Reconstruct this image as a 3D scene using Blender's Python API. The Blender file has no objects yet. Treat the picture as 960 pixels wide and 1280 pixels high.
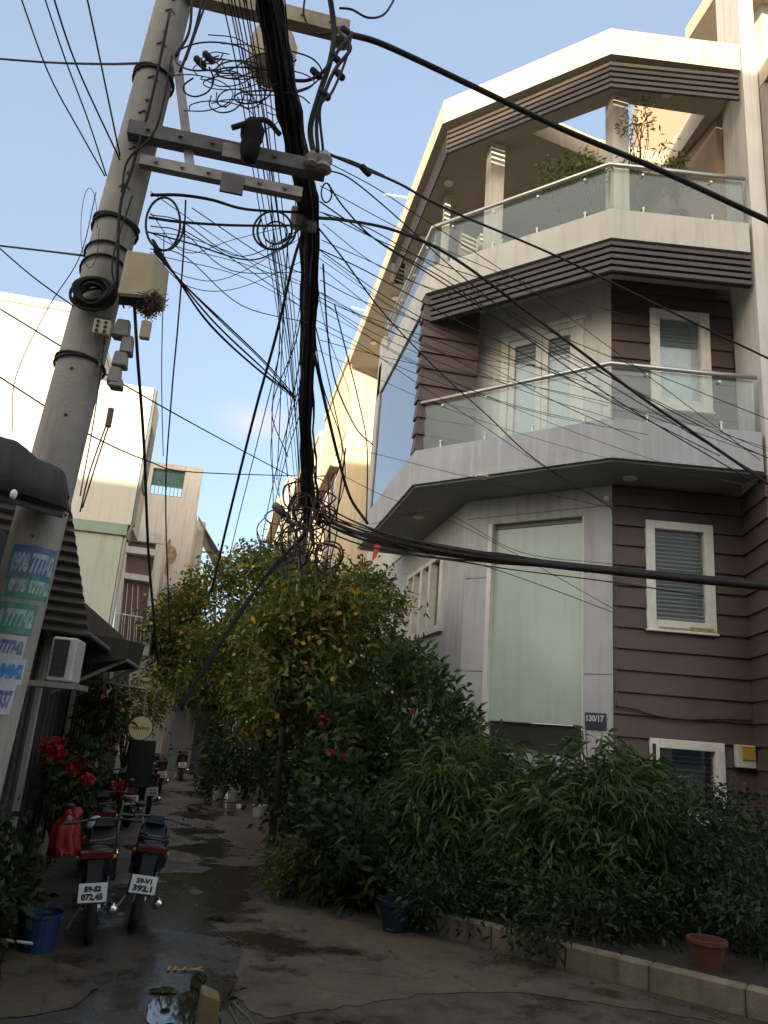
import bpy, bmesh, math, random
import numpy as np
from mathutils import Vector, Matrix
PI = math.pi
rnd = random.Random(7)
npr = np.random.default_rng(11)
C = bpy.context.scene.collection

# ------------------------------------------------------------------ helpers
class MB:
    """collects verts / faces, built into one mesh object"""
    def __init__(s): s.v = []; s.f = []
    def add(s, vs, fs):
        o = len(s.v); s.v += [tuple(map(float, p)) for p in vs]; s.f += [tuple(i + o for i in f) for f in fs]; return s
    def quad(s, a, b, c, d): return s.add([a, b, c, d], [(0, 1, 2, 3)])
    def hexa(s, p):   # 8 points: bottom ring 0-3, top ring 4-7
        return s.add(p, [(3, 2, 1, 0), (4, 5, 6, 7), (0, 1, 5, 4), (1, 2, 6, 5), (2, 3, 7, 6), (3, 0, 4, 7)])
    def box(s, x0, x1, y0, y1, z0, z1):
        return s.hexa([(x0, y0, z0), (x1, y0, z0), (x1, y1, z0), (x0, y1, z0), (x0, y0, z1), (x1, y0, z1), (x1, y1, z1), (x0, y1, z1)])
    def prism(s, poly, z0, z1):
        n = len(poly); vs = [(p[0], p[1], z0) for p in poly] + [(p[0], p[1], z1) for p in poly]
        return s.add(vs, [tuple(range(n))[::-1], tuple(range(n, 2 * n))] + [(i, (i + 1) % n, n + (i + 1) % n, n + i) for i in range(n)])
    def tube(s, pts, r, n=6, cap=True):
        pts = [Vector(p) for p in pts]
        rs = r if isinstance(r, (list, tuple)) else [r] * len(pts)
        o = len(s.v); up = None; N = len(pts)
        for i, p in enumerate(pts):
            t = (pts[min(i + 1, N - 1)] - pts[max(i - 1, 0)])
            t = t.normalized() if t.length > 1e-9 else Vector((0, 0, 1))
            if up is None: up = t.orthogonal().normalized()
            up = (up - t * up.dot(t)); up = up.normalized() if up.length > 1e-6 else t.orthogonal().normalized()
            b = t.cross(up)
            for k in range(n):
                a = 2 * PI * k / n; q = p + (up * math.cos(a) + b * math.sin(a)) * rs[i]
                s.v.append((q.x, q.y, q.z))
        for i in range(N - 1):
            for k in range(n):
                k2 = (k + 1) % n
                s.f.append((o + i * n + k, o + i * n + k2, o + (i + 1) * n + k2, o + (i + 1) * n + k))
        if cap:
            s.f.append(tuple(o + k for k in range(n))[::-1]); s.f.append(tuple(o + (N - 1) * n + k for k in range(n)))
        return s
    def lathe(s, prof, c, axis=(0, 0, 1), n=16):
        ax = Vector(axis).normalized(); u = ax.orthogonal().normalized(); w = ax.cross(u); c = Vector(c); o = len(s.v)
        for r, h in prof:
            for k in range(n):
                a = 2 * PI * k / n; q = c + ax * h + (u * math.cos(a) + w * math.sin(a)) * r; s.v.append((q.x, q.y, q.z))
        for i in range(len(prof) - 1):
            for k in range(n):
                k2 = (k + 1) % n; s.f.append((o + i * n + k, o + i * n + k2, o + (i + 1) * n + k2, o + (i + 1) * n + k))
        s.f.append(tuple(o + k for k in range(n))[::-1]); s.f.append(tuple(o + (len(prof) - 1) * n + k for k in range(n)))
        return s
    def ball(s, c, r, n=10, m=7, sc=(1, 1, 1)):
        prof = [(max(1e-3, math.sin(PI * i / m)) * r, -math.cos(PI * i / m) * r) for i in range(m + 1)]
        o = len(s.v); s.lathe(prof, (0, 0, 0), n=n)
        for i in range(o, len(s.v)):
            v = s.v[i]; s.v[i] = (v[0] * sc[0] + c[0], v[1] * sc[1] + c[1], v[2] * sc[2] + c[2])
        return s
    def build(s, name, mat, parent=None, smooth=False, bevel=0):
        me = bpy.data.meshes.new(name); me.from_pydata(s.v, [], s.f); me.update()
        bm = bmesh.new(); bm.from_mesh(me); bmesh.ops.recalc_face_normals(bm, faces=bm.faces)
        if bevel: bmesh.ops.bevel(bm, geom=[e for e in bm.edges if len(e.link_faces) == 2 and e.calc_face_angle(0) > .6], offset=bevel, segments=1, affect='EDGES')
        bm.to_mesh(me); bm.free()
        return link(name, me, mat, parent, smooth)

def link(name, me, mat, parent=None, smooth=False):
    if mat: me.materials.append(mat)
    if smooth: me.polygons.foreach_set('use_smooth', [True] * len(me.polygons))
    o = bpy.data.objects.new(name, me); C.objects.link(o)
    if parent:
        o.parent = parent
        off = wpos(parent)
        if off.length: me.transform(Matrix.Translation(-off))
    return o
def wpos(o):
    p = Vector(o.location)
    while o.parent: o = o.parent; p += Vector(o.location)
    return p
def tag(o, label=None, cat=None, group=None, kind=None):
    if label: o['label'] = label
    if cat: o['category'] = cat
    if group: o['group'] = group
    if kind: o['kind'] = kind
    return o
def thing(name, label, cat, loc=(0, 0, 0), group=None):
    o = bpy.data.objects.new(name, None); C.objects.link(o); o.location = loc; o.empty_display_size = .2
    return tag(o, label, cat, group)
def copy_tree(o, parent=None):
    c = o.copy(); C.objects.link(c); c.parent = parent
    for ch in [x for x in bpy.data.objects if x.parent == o]: copy_tree(ch, c)
    return c

# ------------------------------------------------------------------ camera (solved from the vanishing points of the photograph)
F = 958.0
RM = np.array([[0.9743732, -0.12884716, -0.18437809], [-0.21186113, -0.2502841, -0.94470775], [0.075576, 0.95956046, -0.27116782]])
HC = 1.6
def wdir(x, y): return RM @ np.array([x - 480.0, -(y - 640.0), -F])
def at(x, y, Y=None, z=None, X=None):
    """the point seen at a photo pixel that lies at a known depth / height"""
    d = wdir(x, y)
    t = Y / d[1] if Y is not None else ((z - HC) / d[2] if z is not None else X / d[0])
    return Vector((d[0] * t, d[1] * t, HC + d[2] * t))
cam = bpy.data.cameras.new('camera'); camo = bpy.data.objects.new('camera', cam); C.objects.link(camo)
M4 = Matrix(RM.tolist()).to_4x4(); M4.translation = (0, 0, HC); camo.matrix_world = M4
cam.sensor_fit = 'HORIZONTAL'; cam.sensor_width = 36; cam.lens = 36 * F / 960; cam.clip_end = 2000; cam.clip_start = .05
bpy.context.scene.camera = camo

# ------------------------------------------------------------------ materials
def mat(name, col, rough=.6, noise=None, scale=6, metal=0, bump=0, bscale=40, spec=.5, streak=None, rand=0):
    """principled; noise = second colour blended by fractal noise; streak = colour of vertical dirt runs"""
    m = bpy.data.materials.new(name); m.use_nodes = True; nt = m.node_tree; N = nt.nodes; Lk = nt.links
    p = N['Principled BSDF']; p.inputs['Roughness'].default_value = rough; p.inputs['Metallic'].default_value = metal
    p.inputs['Specular IOR Level'].default_value = spec
    p.inputs['Base Color'].default_value = (*col, 1)
    tc = N.new('ShaderNodeTexCoord'); last = None
    def nz(sc, det=5, src=None):
        n = N.new('ShaderNodeTexNoise'); n.inputs['Scale'].default_value = sc; n.inputs['Detail'].default_value = det
        Lk.new(src or tc.outputs['Object'], n.inputs['Vector']); return n
    def ramp(src, a, b):
        r = N.new('ShaderNodeMapRange'); r.inputs[1].default_value = a; r.inputs[2].default_value = b; Lk.new(src, r.inputs[0]); return r.outputs[0]
    def mix(fac, a, b):
        x = N.new('ShaderNodeMix'); x.data_type = 'RGBA'; Lk.new(fac, x.inputs[0])
        if a is None: x.inputs[6].default_value = (*col, 1)
        else: Lk.new(a, x.inputs[6])
        x.inputs[7].default_value = (*b, 1); return x.outputs[2]
    if noise: last = mix(ramp(nz(scale).outputs['Fac'], .35, .7), None, noise)
    if streak:
        mp = N.new('ShaderNodeMapping'); mp.inputs['Scale'].default_value = (5, 5, .35); Lk.new(tc.outputs['Object'], mp.inputs['Vector'])
        n = nz(2.2, 6, mp.outputs['Vector']); last = mix(ramp(n.outputs['Fac'], .5, .78), last, streak)
    if rand:
        g = N.new('ShaderNodeNewGeometry'); hs = N.new('ShaderNodeHueSaturation')
        mr = N.new('ShaderNodeMapRange'); Lk.new(g.outputs['Random Per Island'], mr.inputs[0]); mr.inputs[3].default_value = 1 - rand; mr.inputs[4].default_value = 1 + rand
        Lk.new(mr.outputs[0], hs.inputs['Value']); 
        if last: Lk.new(last, hs.inputs['Color'])
        else: hs.inputs['Color'].default_value = (*col, 1)
        last = hs.outputs[0]
    if last: Lk.new(last, p.inputs['Base Color'])
    if bump:
        b = N.new('ShaderNodeBump'); b.inputs['Strength'].default_value = bump; b.inputs['Distance'].default_value = .02
        Lk.new(nz(bscale, 6).outputs['Fac'], b.inputs['Height']); Lk.new(b.outputs[0], p.inputs['Normal'])
    return m
def leafmat(name, col, col2, rand=.35):
    m = mat(name, col, .5, noise=col2, scale=1.3, rand=rand, spec=.35)
    nt = m.node_tree; p = nt.nodes['Principled BSDF']; out = nt.nodes['Material Output']
    t = nt.nodes.new('ShaderNodeBsdfTranslucent'); mx = nt.nodes.new('ShaderNodeMixShader'); mx.inputs[0].default_value = .3
    src = p.inputs['Base Color'].links[0].from_socket; nt.links.new(src, t.inputs['Color'])
    nt.links.new(p.outputs[0], mx.inputs[1]); nt.links.new(t.outputs[0], mx.inputs[2]); nt.links.new(mx.outputs[0], out.inputs['Surface'])
    return m
def glassmat(name, tint, refl=.12, opac=.0, ocol=(.5, .55, .5), rough=.02, blend=.18):
    """thin architectural glass: see-through + mirror by fresnel, optional milky film"""
    m = bpy.data.materials.new(name); m.use_nodes = True; nt = m.node_tree; N = nt.nodes; Lk = nt.links; N.remove(N['Principled BSDF']); out = N['Material Output']
    tr = N.new('ShaderNodeBsdfTransparent'); tr.inputs[0].default_value = (*tint, 1)
    df = N.new('ShaderNodeBsdfDiffuse'); df.inputs[0].default_value = (*ocol, 1)
    gl = N.new('ShaderNodeBsdfGlossy'); gl.inputs['Roughness'].default_value = rough
    m1 = N.new('ShaderNodeMixShader'); m1.inputs[0].default_value = opac; Lk.new(tr.outputs[0], m1.inputs[1]); Lk.new(df.outputs[0], m1.inputs[2])
    lw = N.new('ShaderNodeLayerWeight'); lw.inputs['Blend'].default_value = blend
    mr = N.new('ShaderNodeMapRange'); mr.inputs[3].default_value = refl; mr.inputs[4].default_value = .9; Lk.new(lw.outputs['Fresnel'], mr.inputs[0])
    m2 = N.new('ShaderNodeMixShader'); Lk.new(mr.outputs[0], m2.inputs[0]); Lk.new(m1.outputs[0], m2.inputs[1]); Lk.new(gl.outputs[0], m2.inputs[2])
    Lk.new(m2.outputs[0], out.inputs['Surface']); return m

M = dict(
 white=mat('white_paint', (.66, .64, .59), .7, noise=(.58, .56, .51), scale=1.5, streak=(.47, .45, .40), bump=.1),
 grey_wall=mat('grey_wall_paint', (.53, .53, .53), .7, noise=(.46, .46, .455), scale=1.6, streak=(.38, .37, .35), bump=.1),
 slab_grey=mat('slab_grey_paint', (.40, .41, .425), .7, noise=(.34, .35, .365), scale=2, streak=(.47, .475, .485), bump=.15),
 slab_cream=mat('slab_cream_paint', (.56, .54, .49), .7, noise=(.50, .48, .43), scale=2, streak=(.42, .39, .34), bump=.1),
 roof_cream=mat('roof_cream_paint', (.52, .45, .34), .7, noise=(.46, .39, .29), scale=2.2, streak=(.40, .33, .24), bump=.1),
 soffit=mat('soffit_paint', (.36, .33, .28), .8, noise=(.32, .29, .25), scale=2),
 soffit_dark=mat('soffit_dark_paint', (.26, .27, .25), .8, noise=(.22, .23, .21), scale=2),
 purple=mat('purple_board', (.105, .070, .063), .6, noise=(.086, .058, .052), scale=2.5, bump=.1, bscale=20),
 louver=mat('dark_louver', (.055, .045, .042), .5, noise=(.07, .055, .05), scale=5),
 frame=mat('white_frame', (.78, .76, .70), .45, noise=(.66, .63, .55), scale=7),
 rust=mat('rust_stain', (.32, .20, .08), .8, noise=(.5, .42, .3), scale=14),
 darkgap=mat('dark_interior', (.03, .03, .03), .7),
 blind=mat('grey_blind', (.40, .43, .42), .5),
 curtain=mat('pale_curtain', (.72, .77, .80), .8, noise=(.58, .66, .70), scale=9),
 greenglass=mat('frosted_green_glass', (.52, .61, .52), .22, noise=(.47, .56, .48), streak=(.44, .53, .45), scale=1.4, spec=.5),
 steel=mat('stainless_steel', (.62, .60, .56), .3, metal=.85),
 whitemetal=mat('white_fitting', (.8, .8, .78), .4),
 pane=glassmat('window_glass', (.93, .95, .95), .05),
 rail_glass=glassmat('railing_glass', (.85, .90, .87), .05, .07, (.42, .48, .44)),
 mirror_glass=glassmat('blue_reflecting_glass', (.10, .13, .16), .55, .25, (.12, .16, .2)),
 concrete=mat('pole_concrete', (.38, .35, .29), .85, noise=(.28, .265, .24), scale=3, streak=(.2, .19, .17), bump=.3, bscale=60),
 galv=mat('galvanised_steel', (.36, .35, .33), .55, noise=(.22, .20, .18), scale=9, metal=.3),
 darkmetal=mat('weathered_dark_steel', (.085, .08, .085), .6, noise=(.16, .15, .14), scale=8),
 creamarm=mat('cream_crossarm', (.42, .36, .25), .7, noise=(.28, .22, .15), scale=10),
 box=mat('cream_box', (.50, .42, .26), .55, noise=(.42, .35, .21), scale=6),
 boxgrey=mat('grey_box', (.28, .27, .24), .6, noise=(.2, .19, .17), scale=9),
 rubber=mat('black_cable', (.026, .025, .027), .75, spec=.25, noise=(.04, .037, .035), scale=5),
 cable_brown=mat('brown_cable', (.075, .034, .026), .5),
 cable_grey=mat('grey_cable', (.10, .10, .11), .5),
 nest=mat('dry_twigs', (.17, .12, .075), .9, rand=.4),
 cream_wall=mat('cream_render', (.66, .63, .55), .8, noise=(.60, .57, .49), scale=.8, streak=(.56, .52, .42)),
 palegreen=mat('pale_green_render', (.46, .49, .42), .8, noise=(.41, .44, .37), scale=1, streak=(.37, .39, .33)),
 greenband=mat('green_band', (.30, .37, .30), .8, noise=(.26, .32, .26), scale=3),
 greywall2=mat('weathered_wall', (.46, .43, .38), .85, noise=(.38, .35, .31), scale=1, streak=(.28, .25, .21)),
 lit_wall=mat('peach_render', (.62, .53, .38), .8, noise=(.54, .45, .32), scale=1, streak=(.45, .36, .26)),
 brownsoff=mat('brown_soffit', (.30, .22, .16), .8),
 neighbor=mat('raw_concrete_wall', (.34, .31, .26), .9, noise=(.26, .24, .20), scale=2, streak=(.2, .18, .15), bump=.3),
 grille=mat('brown_grille', (.16, .10, .08), .6), stain=mat('brown_damp_stain', (.20, .13, .08), .9, noise=(.36, .29, .21), scale=7),
 teal=mat('teal_grille', (.07, .16, .15), .5), bluegrey=mat('bluegrey_door', (.17, .19, .21), .6, noise=(.12, .14, .16), scale=4),
 pale_weathered=mat('pale_weathered_wall', (.60, .56, .50), .85, noise=(.52, .48, .43), scale=1, streak=(.42, .37, .31)), pink=mat('pink_render', (.25, .135, .11), .85, noise=(.20, .11, .09), scale=2), green=mat('green_tarp', (.02, .10, .06), .7, noise=(.015, .07, .045), scale=4),
 tarp=mat('dark_tarp', (.020, .020, .018), .85, noise=(.034, .033, .029), scale=4, bump=.2), tin=mat('dark_corrugated_tin', (.055, .053, .05), .7, noise=(.09, .08, .07), scale=5),
 tinroof=mat('rusty_tin', (.16, .12, .10), .7, noise=(.25, .19, .15), scale=6), shutter=mat('grey_shutter', (.065, .064, .058), .7, noise=(.04, .04, .037), scale=3, streak=(.11, .11, .10)),
 acwhite=mat('ac_casing', (.55, .54, .50), .5, noise=(.46, .45, .41), scale=6),
 bark=mat('bark', (.09, .07, .05), .9, noise=(.05, .04, .03), scale=14, bump=.5),
 stemgreen=mat('green_stem', (.06, .085, .03), .6),
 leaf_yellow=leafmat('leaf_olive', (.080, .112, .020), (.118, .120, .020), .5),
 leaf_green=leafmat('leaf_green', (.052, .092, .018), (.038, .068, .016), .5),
 leaf_bamboo=leafmat('leaf_lance', (.050, .088, .016), (.038, .07, .014), .6),
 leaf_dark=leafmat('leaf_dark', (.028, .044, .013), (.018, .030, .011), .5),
 leaf_lime=leafmat('leaf_lime', (.12, .135, .035), (.08, .10, .028)),
 petal_yellow=leafmat('petal_yellow', (.60, .40, .05), (.52, .28, .05)), petal_red=leafmat('petal_red', (.55, .03, .03), (.42, .02, .03)), petal_orange=leafmat('petal_orange', (.6, .16, .05), (.5, .1, .04)),
 soil=mat('soil', (.035, .028, .02), .95, noise=(.02, .016, .012), scale=12, bump=.6),
 terracotta=mat('terracotta', (.12, .035, .018), .8, noise=(.08, .028, .016), scale=8), bluepot=mat('blue_plastic', (.005, .011, .03), .6), bucketblue=mat('blue_bucket', (.007, .03, .09), .5),
 whiteplastic=mat('white_plastic', (.62, .60, .52), .4, noise=(.5, .47, .4), scale=8),
 kerb=mat('kerb_concrete', (.20, .165, .11), .85, noise=(.115, .095, .068), scale=5, streak=(.075, .065, .048), bump=.3),
 tyre=mat('tyre', (.02, .02, .02), .8), rim=mat('grey_alloy', (.35, .35, .36), .35, metal=.8), bikeblack=mat('black_plastic', (.018, .018, .02), .3), bikeblue=mat('dark_blue_plastic', (.012, .016, .04), .25),
 bikered=mat('red_plastic', (.05, .006, .006), .35), lens=mat('red_lens', (.075, .006, .006), .25), seat=mat('seat_vinyl', (.02, .02, .02), .45), chrome=mat('chrome', (.7, .7, .7), .15, metal=1),
 plate=mat('plate_white', (.62, .63, .62), .4), ink=mat('black_ink', (.02, .02, .025), .6), redcloth=mat('red_raincoat', (.36, .02, .012), .5, noise=(.24, .012, .01), scale=9, bump=.3, bscale=12),
 helmet=mat('white_helmet', (.42, .46, .47), .2), signcream=mat('cream_sign', (.62, .52, .28), .6), signink=mat('brown_ink', (.09, .06, .03), .7), wood=mat('weathered_wood', (.16, .11, .055), .85, noise=(.10, .068, .035), scale=9),
 st_blue=mat('sticker_blue', (.05, .15, .32), .6, noise=(.16, .22, .28), scale=16), st_green=mat('sticker_green', (.04, .27, .18), .6, noise=(.17, .27, .2), scale=16), st_white=mat('sticker_white', (.52, .54, .55), .5, noise=(.42, .44, .45), scale=12), st_purple=mat('sticker_ink_purple', (.08, .07, .24), .6, noise=(.25, .25, .36), scale=25), st_blueink=mat('sticker_ink_blue', (.04, .22, .48), .6),
 st_ink=mat('sticker_ink_white', (.48, .55, .55), .6, noise=(.22, .33, .36), scale=25), lamp=mat('lamp_housing', (.16, .17, .18), .5), lampglass=mat('ceiling_light_glass', (.6, .56, .45), .3), orange=mat('orange_paint', (.45, .20, .03), .7), flag=mat('red_flag', (.42, .02, .02), .7), yellowbox=mat('yellow_plastic', (.48, .30, .04), .5), platedark=mat('house_number_plate', (.035, .045, .07), .35), plateink=mat('number_white', (.6, .62, .6), .5),
 coverblack=mat('splice_case', (.014, .014, .016), .9, spec=.2), glow_white=mat('wall_lamp_glass', (.75, .75, .7), .3),
)

# ground: patchy old asphalt and concrete with damp patches
def groundmat(name, c1, c2, c3, dry=.7, wet=.10, wetlvl=.56):
    m = mat(name, c1, dry); nt = m.node_tree; N = nt.nodes; Lk = nt.links; p = N['Principled BSDF']; tc = N['Texture Coordinate']
    def nz(sc, det=8, rough=.6):
        n = N.new('ShaderNodeTexNoise'); n.inputs['Scale'].default_value = sc; n.inputs['Detail'].default_value = det; n.inputs['Roughness'].default_value = rough; Lk.new(tc.outputs['Object'], n.inputs['Vector']); return n.outputs['Fac']
    def rg(src, a, b, lo=0, hi=1):
        r = N.new('ShaderNodeMapRange'); r.inputs[1].default_value = a; r.inputs[2].default_value = b; r.inputs[3].default_value = lo; r.inputs[4].default_value = hi; Lk.new(src, r.inputs[0]); return r.outputs[0]
    def mx(f, a, b):
        x = N.new('ShaderNodeMix'); x.data_type = 'RGBA'; Lk.new(f, x.inputs[0])
        for i, q in ((6, a), (7, b)):
            if isinstance(q, tuple): x.inputs[i].default_value = (*q, 1)
            else: Lk.new(q, x.inputs[i])
        return x.outputs[2]
    a = mx(rg(nz(.9), .42, .62), c1, c2); a = mx(rg(nz(2.7), .5, .72), a, c3); a = mx(rg(nz(26, 4), .45, .75, 0, .5), a, (.02, .018, .016)); a = mx(rg(nz(90, 3), .55, .75, 0, .45), a, (.16, .14, .115)); a = mx(rg(nz(5.5, 8, .75), .52, .66, 0, .55), a, (.03, .027, .023))
    # cracks: edges of a warped cell pattern
    vo = N.new('ShaderNodeTexVoronoi'); vo.feature = 'DISTANCE_TO_EDGE'; vo.inputs['Scale'].default_value = .8
    wv = N.new('ShaderNodeTexNoise'); wv.inputs['Scale'].default_value = 2.5; wv.inputs['Detail'].default_value = 6; Lk.new(tc.outputs['Object'], wv.inputs['Vector'])
    ad = N.new('ShaderNodeVectorMath'); ad.operation = 'ADD'; Lk.new(tc.outputs['Object'], ad.inputs[0]); Lk.new(wv.outputs['Color'], ad.inputs[1]); Lk.new(ad.outputs[0], vo.inputs['Vector'])
    ck = rg(vo.outputs['Distance'], .004, .016, 1, 0); ckm = N.new('ShaderNodeMath'); ckm.operation = 'MULTIPLY'; Lk.new(ck, ckm.inputs[0]); Lk.new(rg(nz(1.7, 4), .45, .62), ckm.inputs[1]); a = mx(ckm.outputs[0], a, (.016, .015, .013))
    sx = N.new('ShaderNodeSeparateXYZ'); Lk.new(tc.outputs['Object'], sx.inputs[0])
    dx = N.new('ShaderNodeMath'); dx.operation = 'SUBTRACT'; Lk.new(sx.outputs[0], dx.inputs[0]); dx.inputs[1].default_value = .05
    ab = N.new('ShaderNodeMath'); ab.operation = 'ABSOLUTE'; Lk.new(dx.outputs[0], ab.inputs[0])
    ad2 = N.new('ShaderNodeMath'); ad2.operation = 'ADD'; Lk.new(nz(.9, 8, .65), ad2.inputs[0]); Lk.new(rg(ab.outputs[0], .15, 1.0, .09, -.04), ad2.inputs[1])   # water gathers along the middle of the lane
    w = rg(ad2.outputs[0], wetlvl - .05, wetlvl + .05)
    dk = N.new('ShaderNodeMix'); dk.data_type = 'RGBA'; dk.blend_type = 'MULTIPLY'; Lk.new(w, dk.inputs[0]); Lk.new(a, dk.inputs[6]); dk.inputs[7].default_value = (.55, .55, .55, 1)
    Lk.new(dk.outputs[2], p.inputs['Base Color']); Lk.new(rg(w, 0, 1, dry, wet), p.inputs['Roughness'])
    bp = N.new('ShaderNodeBump'); bp.inputs['Distance'].default_value = .02; Lk.new(rg(w, 0, 1, .6, .12), bp.inputs['Strength']); Lk.new(nz(18, 8, .7), bp.inputs['Height']); Lk.new(bp.outputs[0], p.inputs['Normal'])
    return m
M['asphalt'] = groundmat('old_asphalt', (.058, .050, .039), (.080, .068, .052), (.036, .032, .027), wetlvl=.52)
M['concrete_ground'] = groundmat('worn_concrete', (.092, .070, .043), (.060, .048, .032), (.118, .090, .056), wetlvl=.56)
pm = mat('puddle_water', (.012, .012, .012), .03); pm.node_tree.nodes['Principled BSDF'].inputs['Specular IOR Level'].default_value = .6; M['puddle'] = pm

# ------------------------------------------------------------------ sky and sun
SUN_EL = math.radians(8.0); SUN_DIR = Vector((-.50, -.866, 0))      # horizontal direction towards the sun
w = bpy.data.worlds.new('World'); bpy.context.scene.world = w; w.use_nodes = True
nt = w.node_tree; bg = nt.nodes['Background']; sky = nt.nodes.new('ShaderNodeTexSky'); sky.sky_type = 'NISHITA'; sky.sun_disc = False
sky.sun_elevation = SUN_EL; sky.sun_rotation = math.atan2(SUN_DIR.x, SUN_DIR.y); sky.air_density = 1.0; sky.dust_density = 4.5; sky.ozone_density = 2.0
bg.inputs['Strength'].default_value = .15
# one small pink cloud low over the alley and a thin veil of high cloud, as sky texture
tcw = nt.nodes.new('ShaderNodeTexCoord')
def wn(t): return nt.nodes.new(t)
cd = wdir(318, 528); cd = cd / np.linalg.norm(cd)
sub = wn('ShaderNodeVectorMath'); sub.operation = 'SUBTRACT'; nt.links.new(tcw.outputs['Generated'], sub.inputs[0]); sub.inputs[1].default_value = tuple(cd)
sc_ = wn('ShaderNodeVectorMath'); sc_.operation = 'MULTIPLY'; nt.links.new(sub.outputs[0], sc_.inputs[0]); sc_.inputs[1].default_value = (1, 1, 2.2)
ln = wn('ShaderNodeVectorMath'); ln.operation = 'LENGTH'; nt.links.new(sc_.outputs[0], ln.inputs[0])
nn = wn('ShaderNodeTexNoise'); nn.inputs['Scale'].default_value = 16; nn.inputs['Detail'].default_value = 6; nt.links.new(tcw.outputs['Generated'], nn.inputs['Vector'])
mr = wn('ShaderNodeMapRange'); mr.inputs[1].default_value = .085; mr.inputs[2].default_value = 0; nt.links.new(ln.outputs['Value'], mr.inputs[0])
mu = wn('ShaderNodeMath'); mu.operation = 'MULTIPLY'; nt.links.new(mr.outputs[0], mu.inputs[0]); nt.links.new(nn.outputs['Fac'], mu.inputs[1])
mr2 = wn('ShaderNodeMapRange'); mr2.inputs[1].default_value = .15; mr2.inputs[2].default_value = .6; mr2.inputs[4].default_value = .7; nt.links.new(mu.outputs[0], mr2.inputs[0])
mxw = wn('ShaderNodeMix'); mxw.data_type = 'RGBA'; nt.links.new(mr2.outputs[0], mxw.inputs[0]); veil = wn('ShaderNodeMix'); veil.data_type = 'RGBA'; veil.inputs[7].default_value = (.98, 1.06, 1.17, 1)   # thin milky high cloud over the whole sky
vn = wn('ShaderNodeTexNoise'); vn.inputs['Scale'].default_value = 2.0; vn.inputs['Detail'].default_value = 5; nt.links.new(tcw.outputs['Generated'], vn.inputs['Vector'])
vr = wn('ShaderNodeMapRange'); vr.inputs[1].default_value = .3; vr.inputs[2].default_value = .7; vr.inputs[3].default_value = .5; vr.inputs[4].default_value = .68; nt.links.new(vn.outputs['Fac'], vr.inputs[0]); nt.links.new(vr.outputs[0], veil.inputs[0])
dp = wn('ShaderNodeVectorMath'); dp.operation = 'DOT_PRODUCT'; nt.links.new(tcw.outputs['Generated'], dp.inputs[0]); dp.inputs[1].default_value = (SUN_DIR.x, SUN_DIR.y, .12)
dr = wn('ShaderNodeMapRange'); dr.inputs[1].default_value = -.35; dr.inputs[2].default_value = .9; nt.links.new(dp.outputs['Value'], dr.inputs[0])
vc = wn('ShaderNodeMix'); vc.data_type = 'RGBA'; nt.links.new(dr.outputs[0], vc.inputs[0]); vc.inputs[6].default_value = (.66, .735, .89, 1); vc.inputs[7].default_value = (3.3, 2.9, 2.4, 1)   # sunset glow behind the viewer
nt.links.new(vc.outputs[2], veil.inputs[7])
nt.links.new(sky.outputs[0], veil.inputs[6]); nt.links.new(veil.outputs[2], mxw.inputs[6]); mxw.inputs[7].default_value = (1.55, 1.27, 1.30, 1)
CLOUD = mxw
nt.links.new(mxw.outputs[2], bg.inputs[0])
sl = bpy.data.lights.new('sun', 'SUN'); sl.energy = 2.0; sl.angle = math.radians(.53); sl.color = (1, .83, .60)
so = bpy.data.objects.new('sun', sl); C.objects.link(so)
so.rotation_euler = (SUN_DIR * math.cos(SUN_EL) + Vector((0, 0, math.sin(SUN_EL)))).to_track_quat('Z', 'Y').to_euler()
vs = bpy.context.scene.view_settings; vs.view_transform = 'Standard'; vs.look = 'None'; vs.gamma = 1; vs.use_curve_mapping = False; vs.exposure = 2.35
bpy.context.scene.cycles.max_bounces = 8; bpy.context.scene.cycles.transparent_max_bounces = 16

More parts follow.
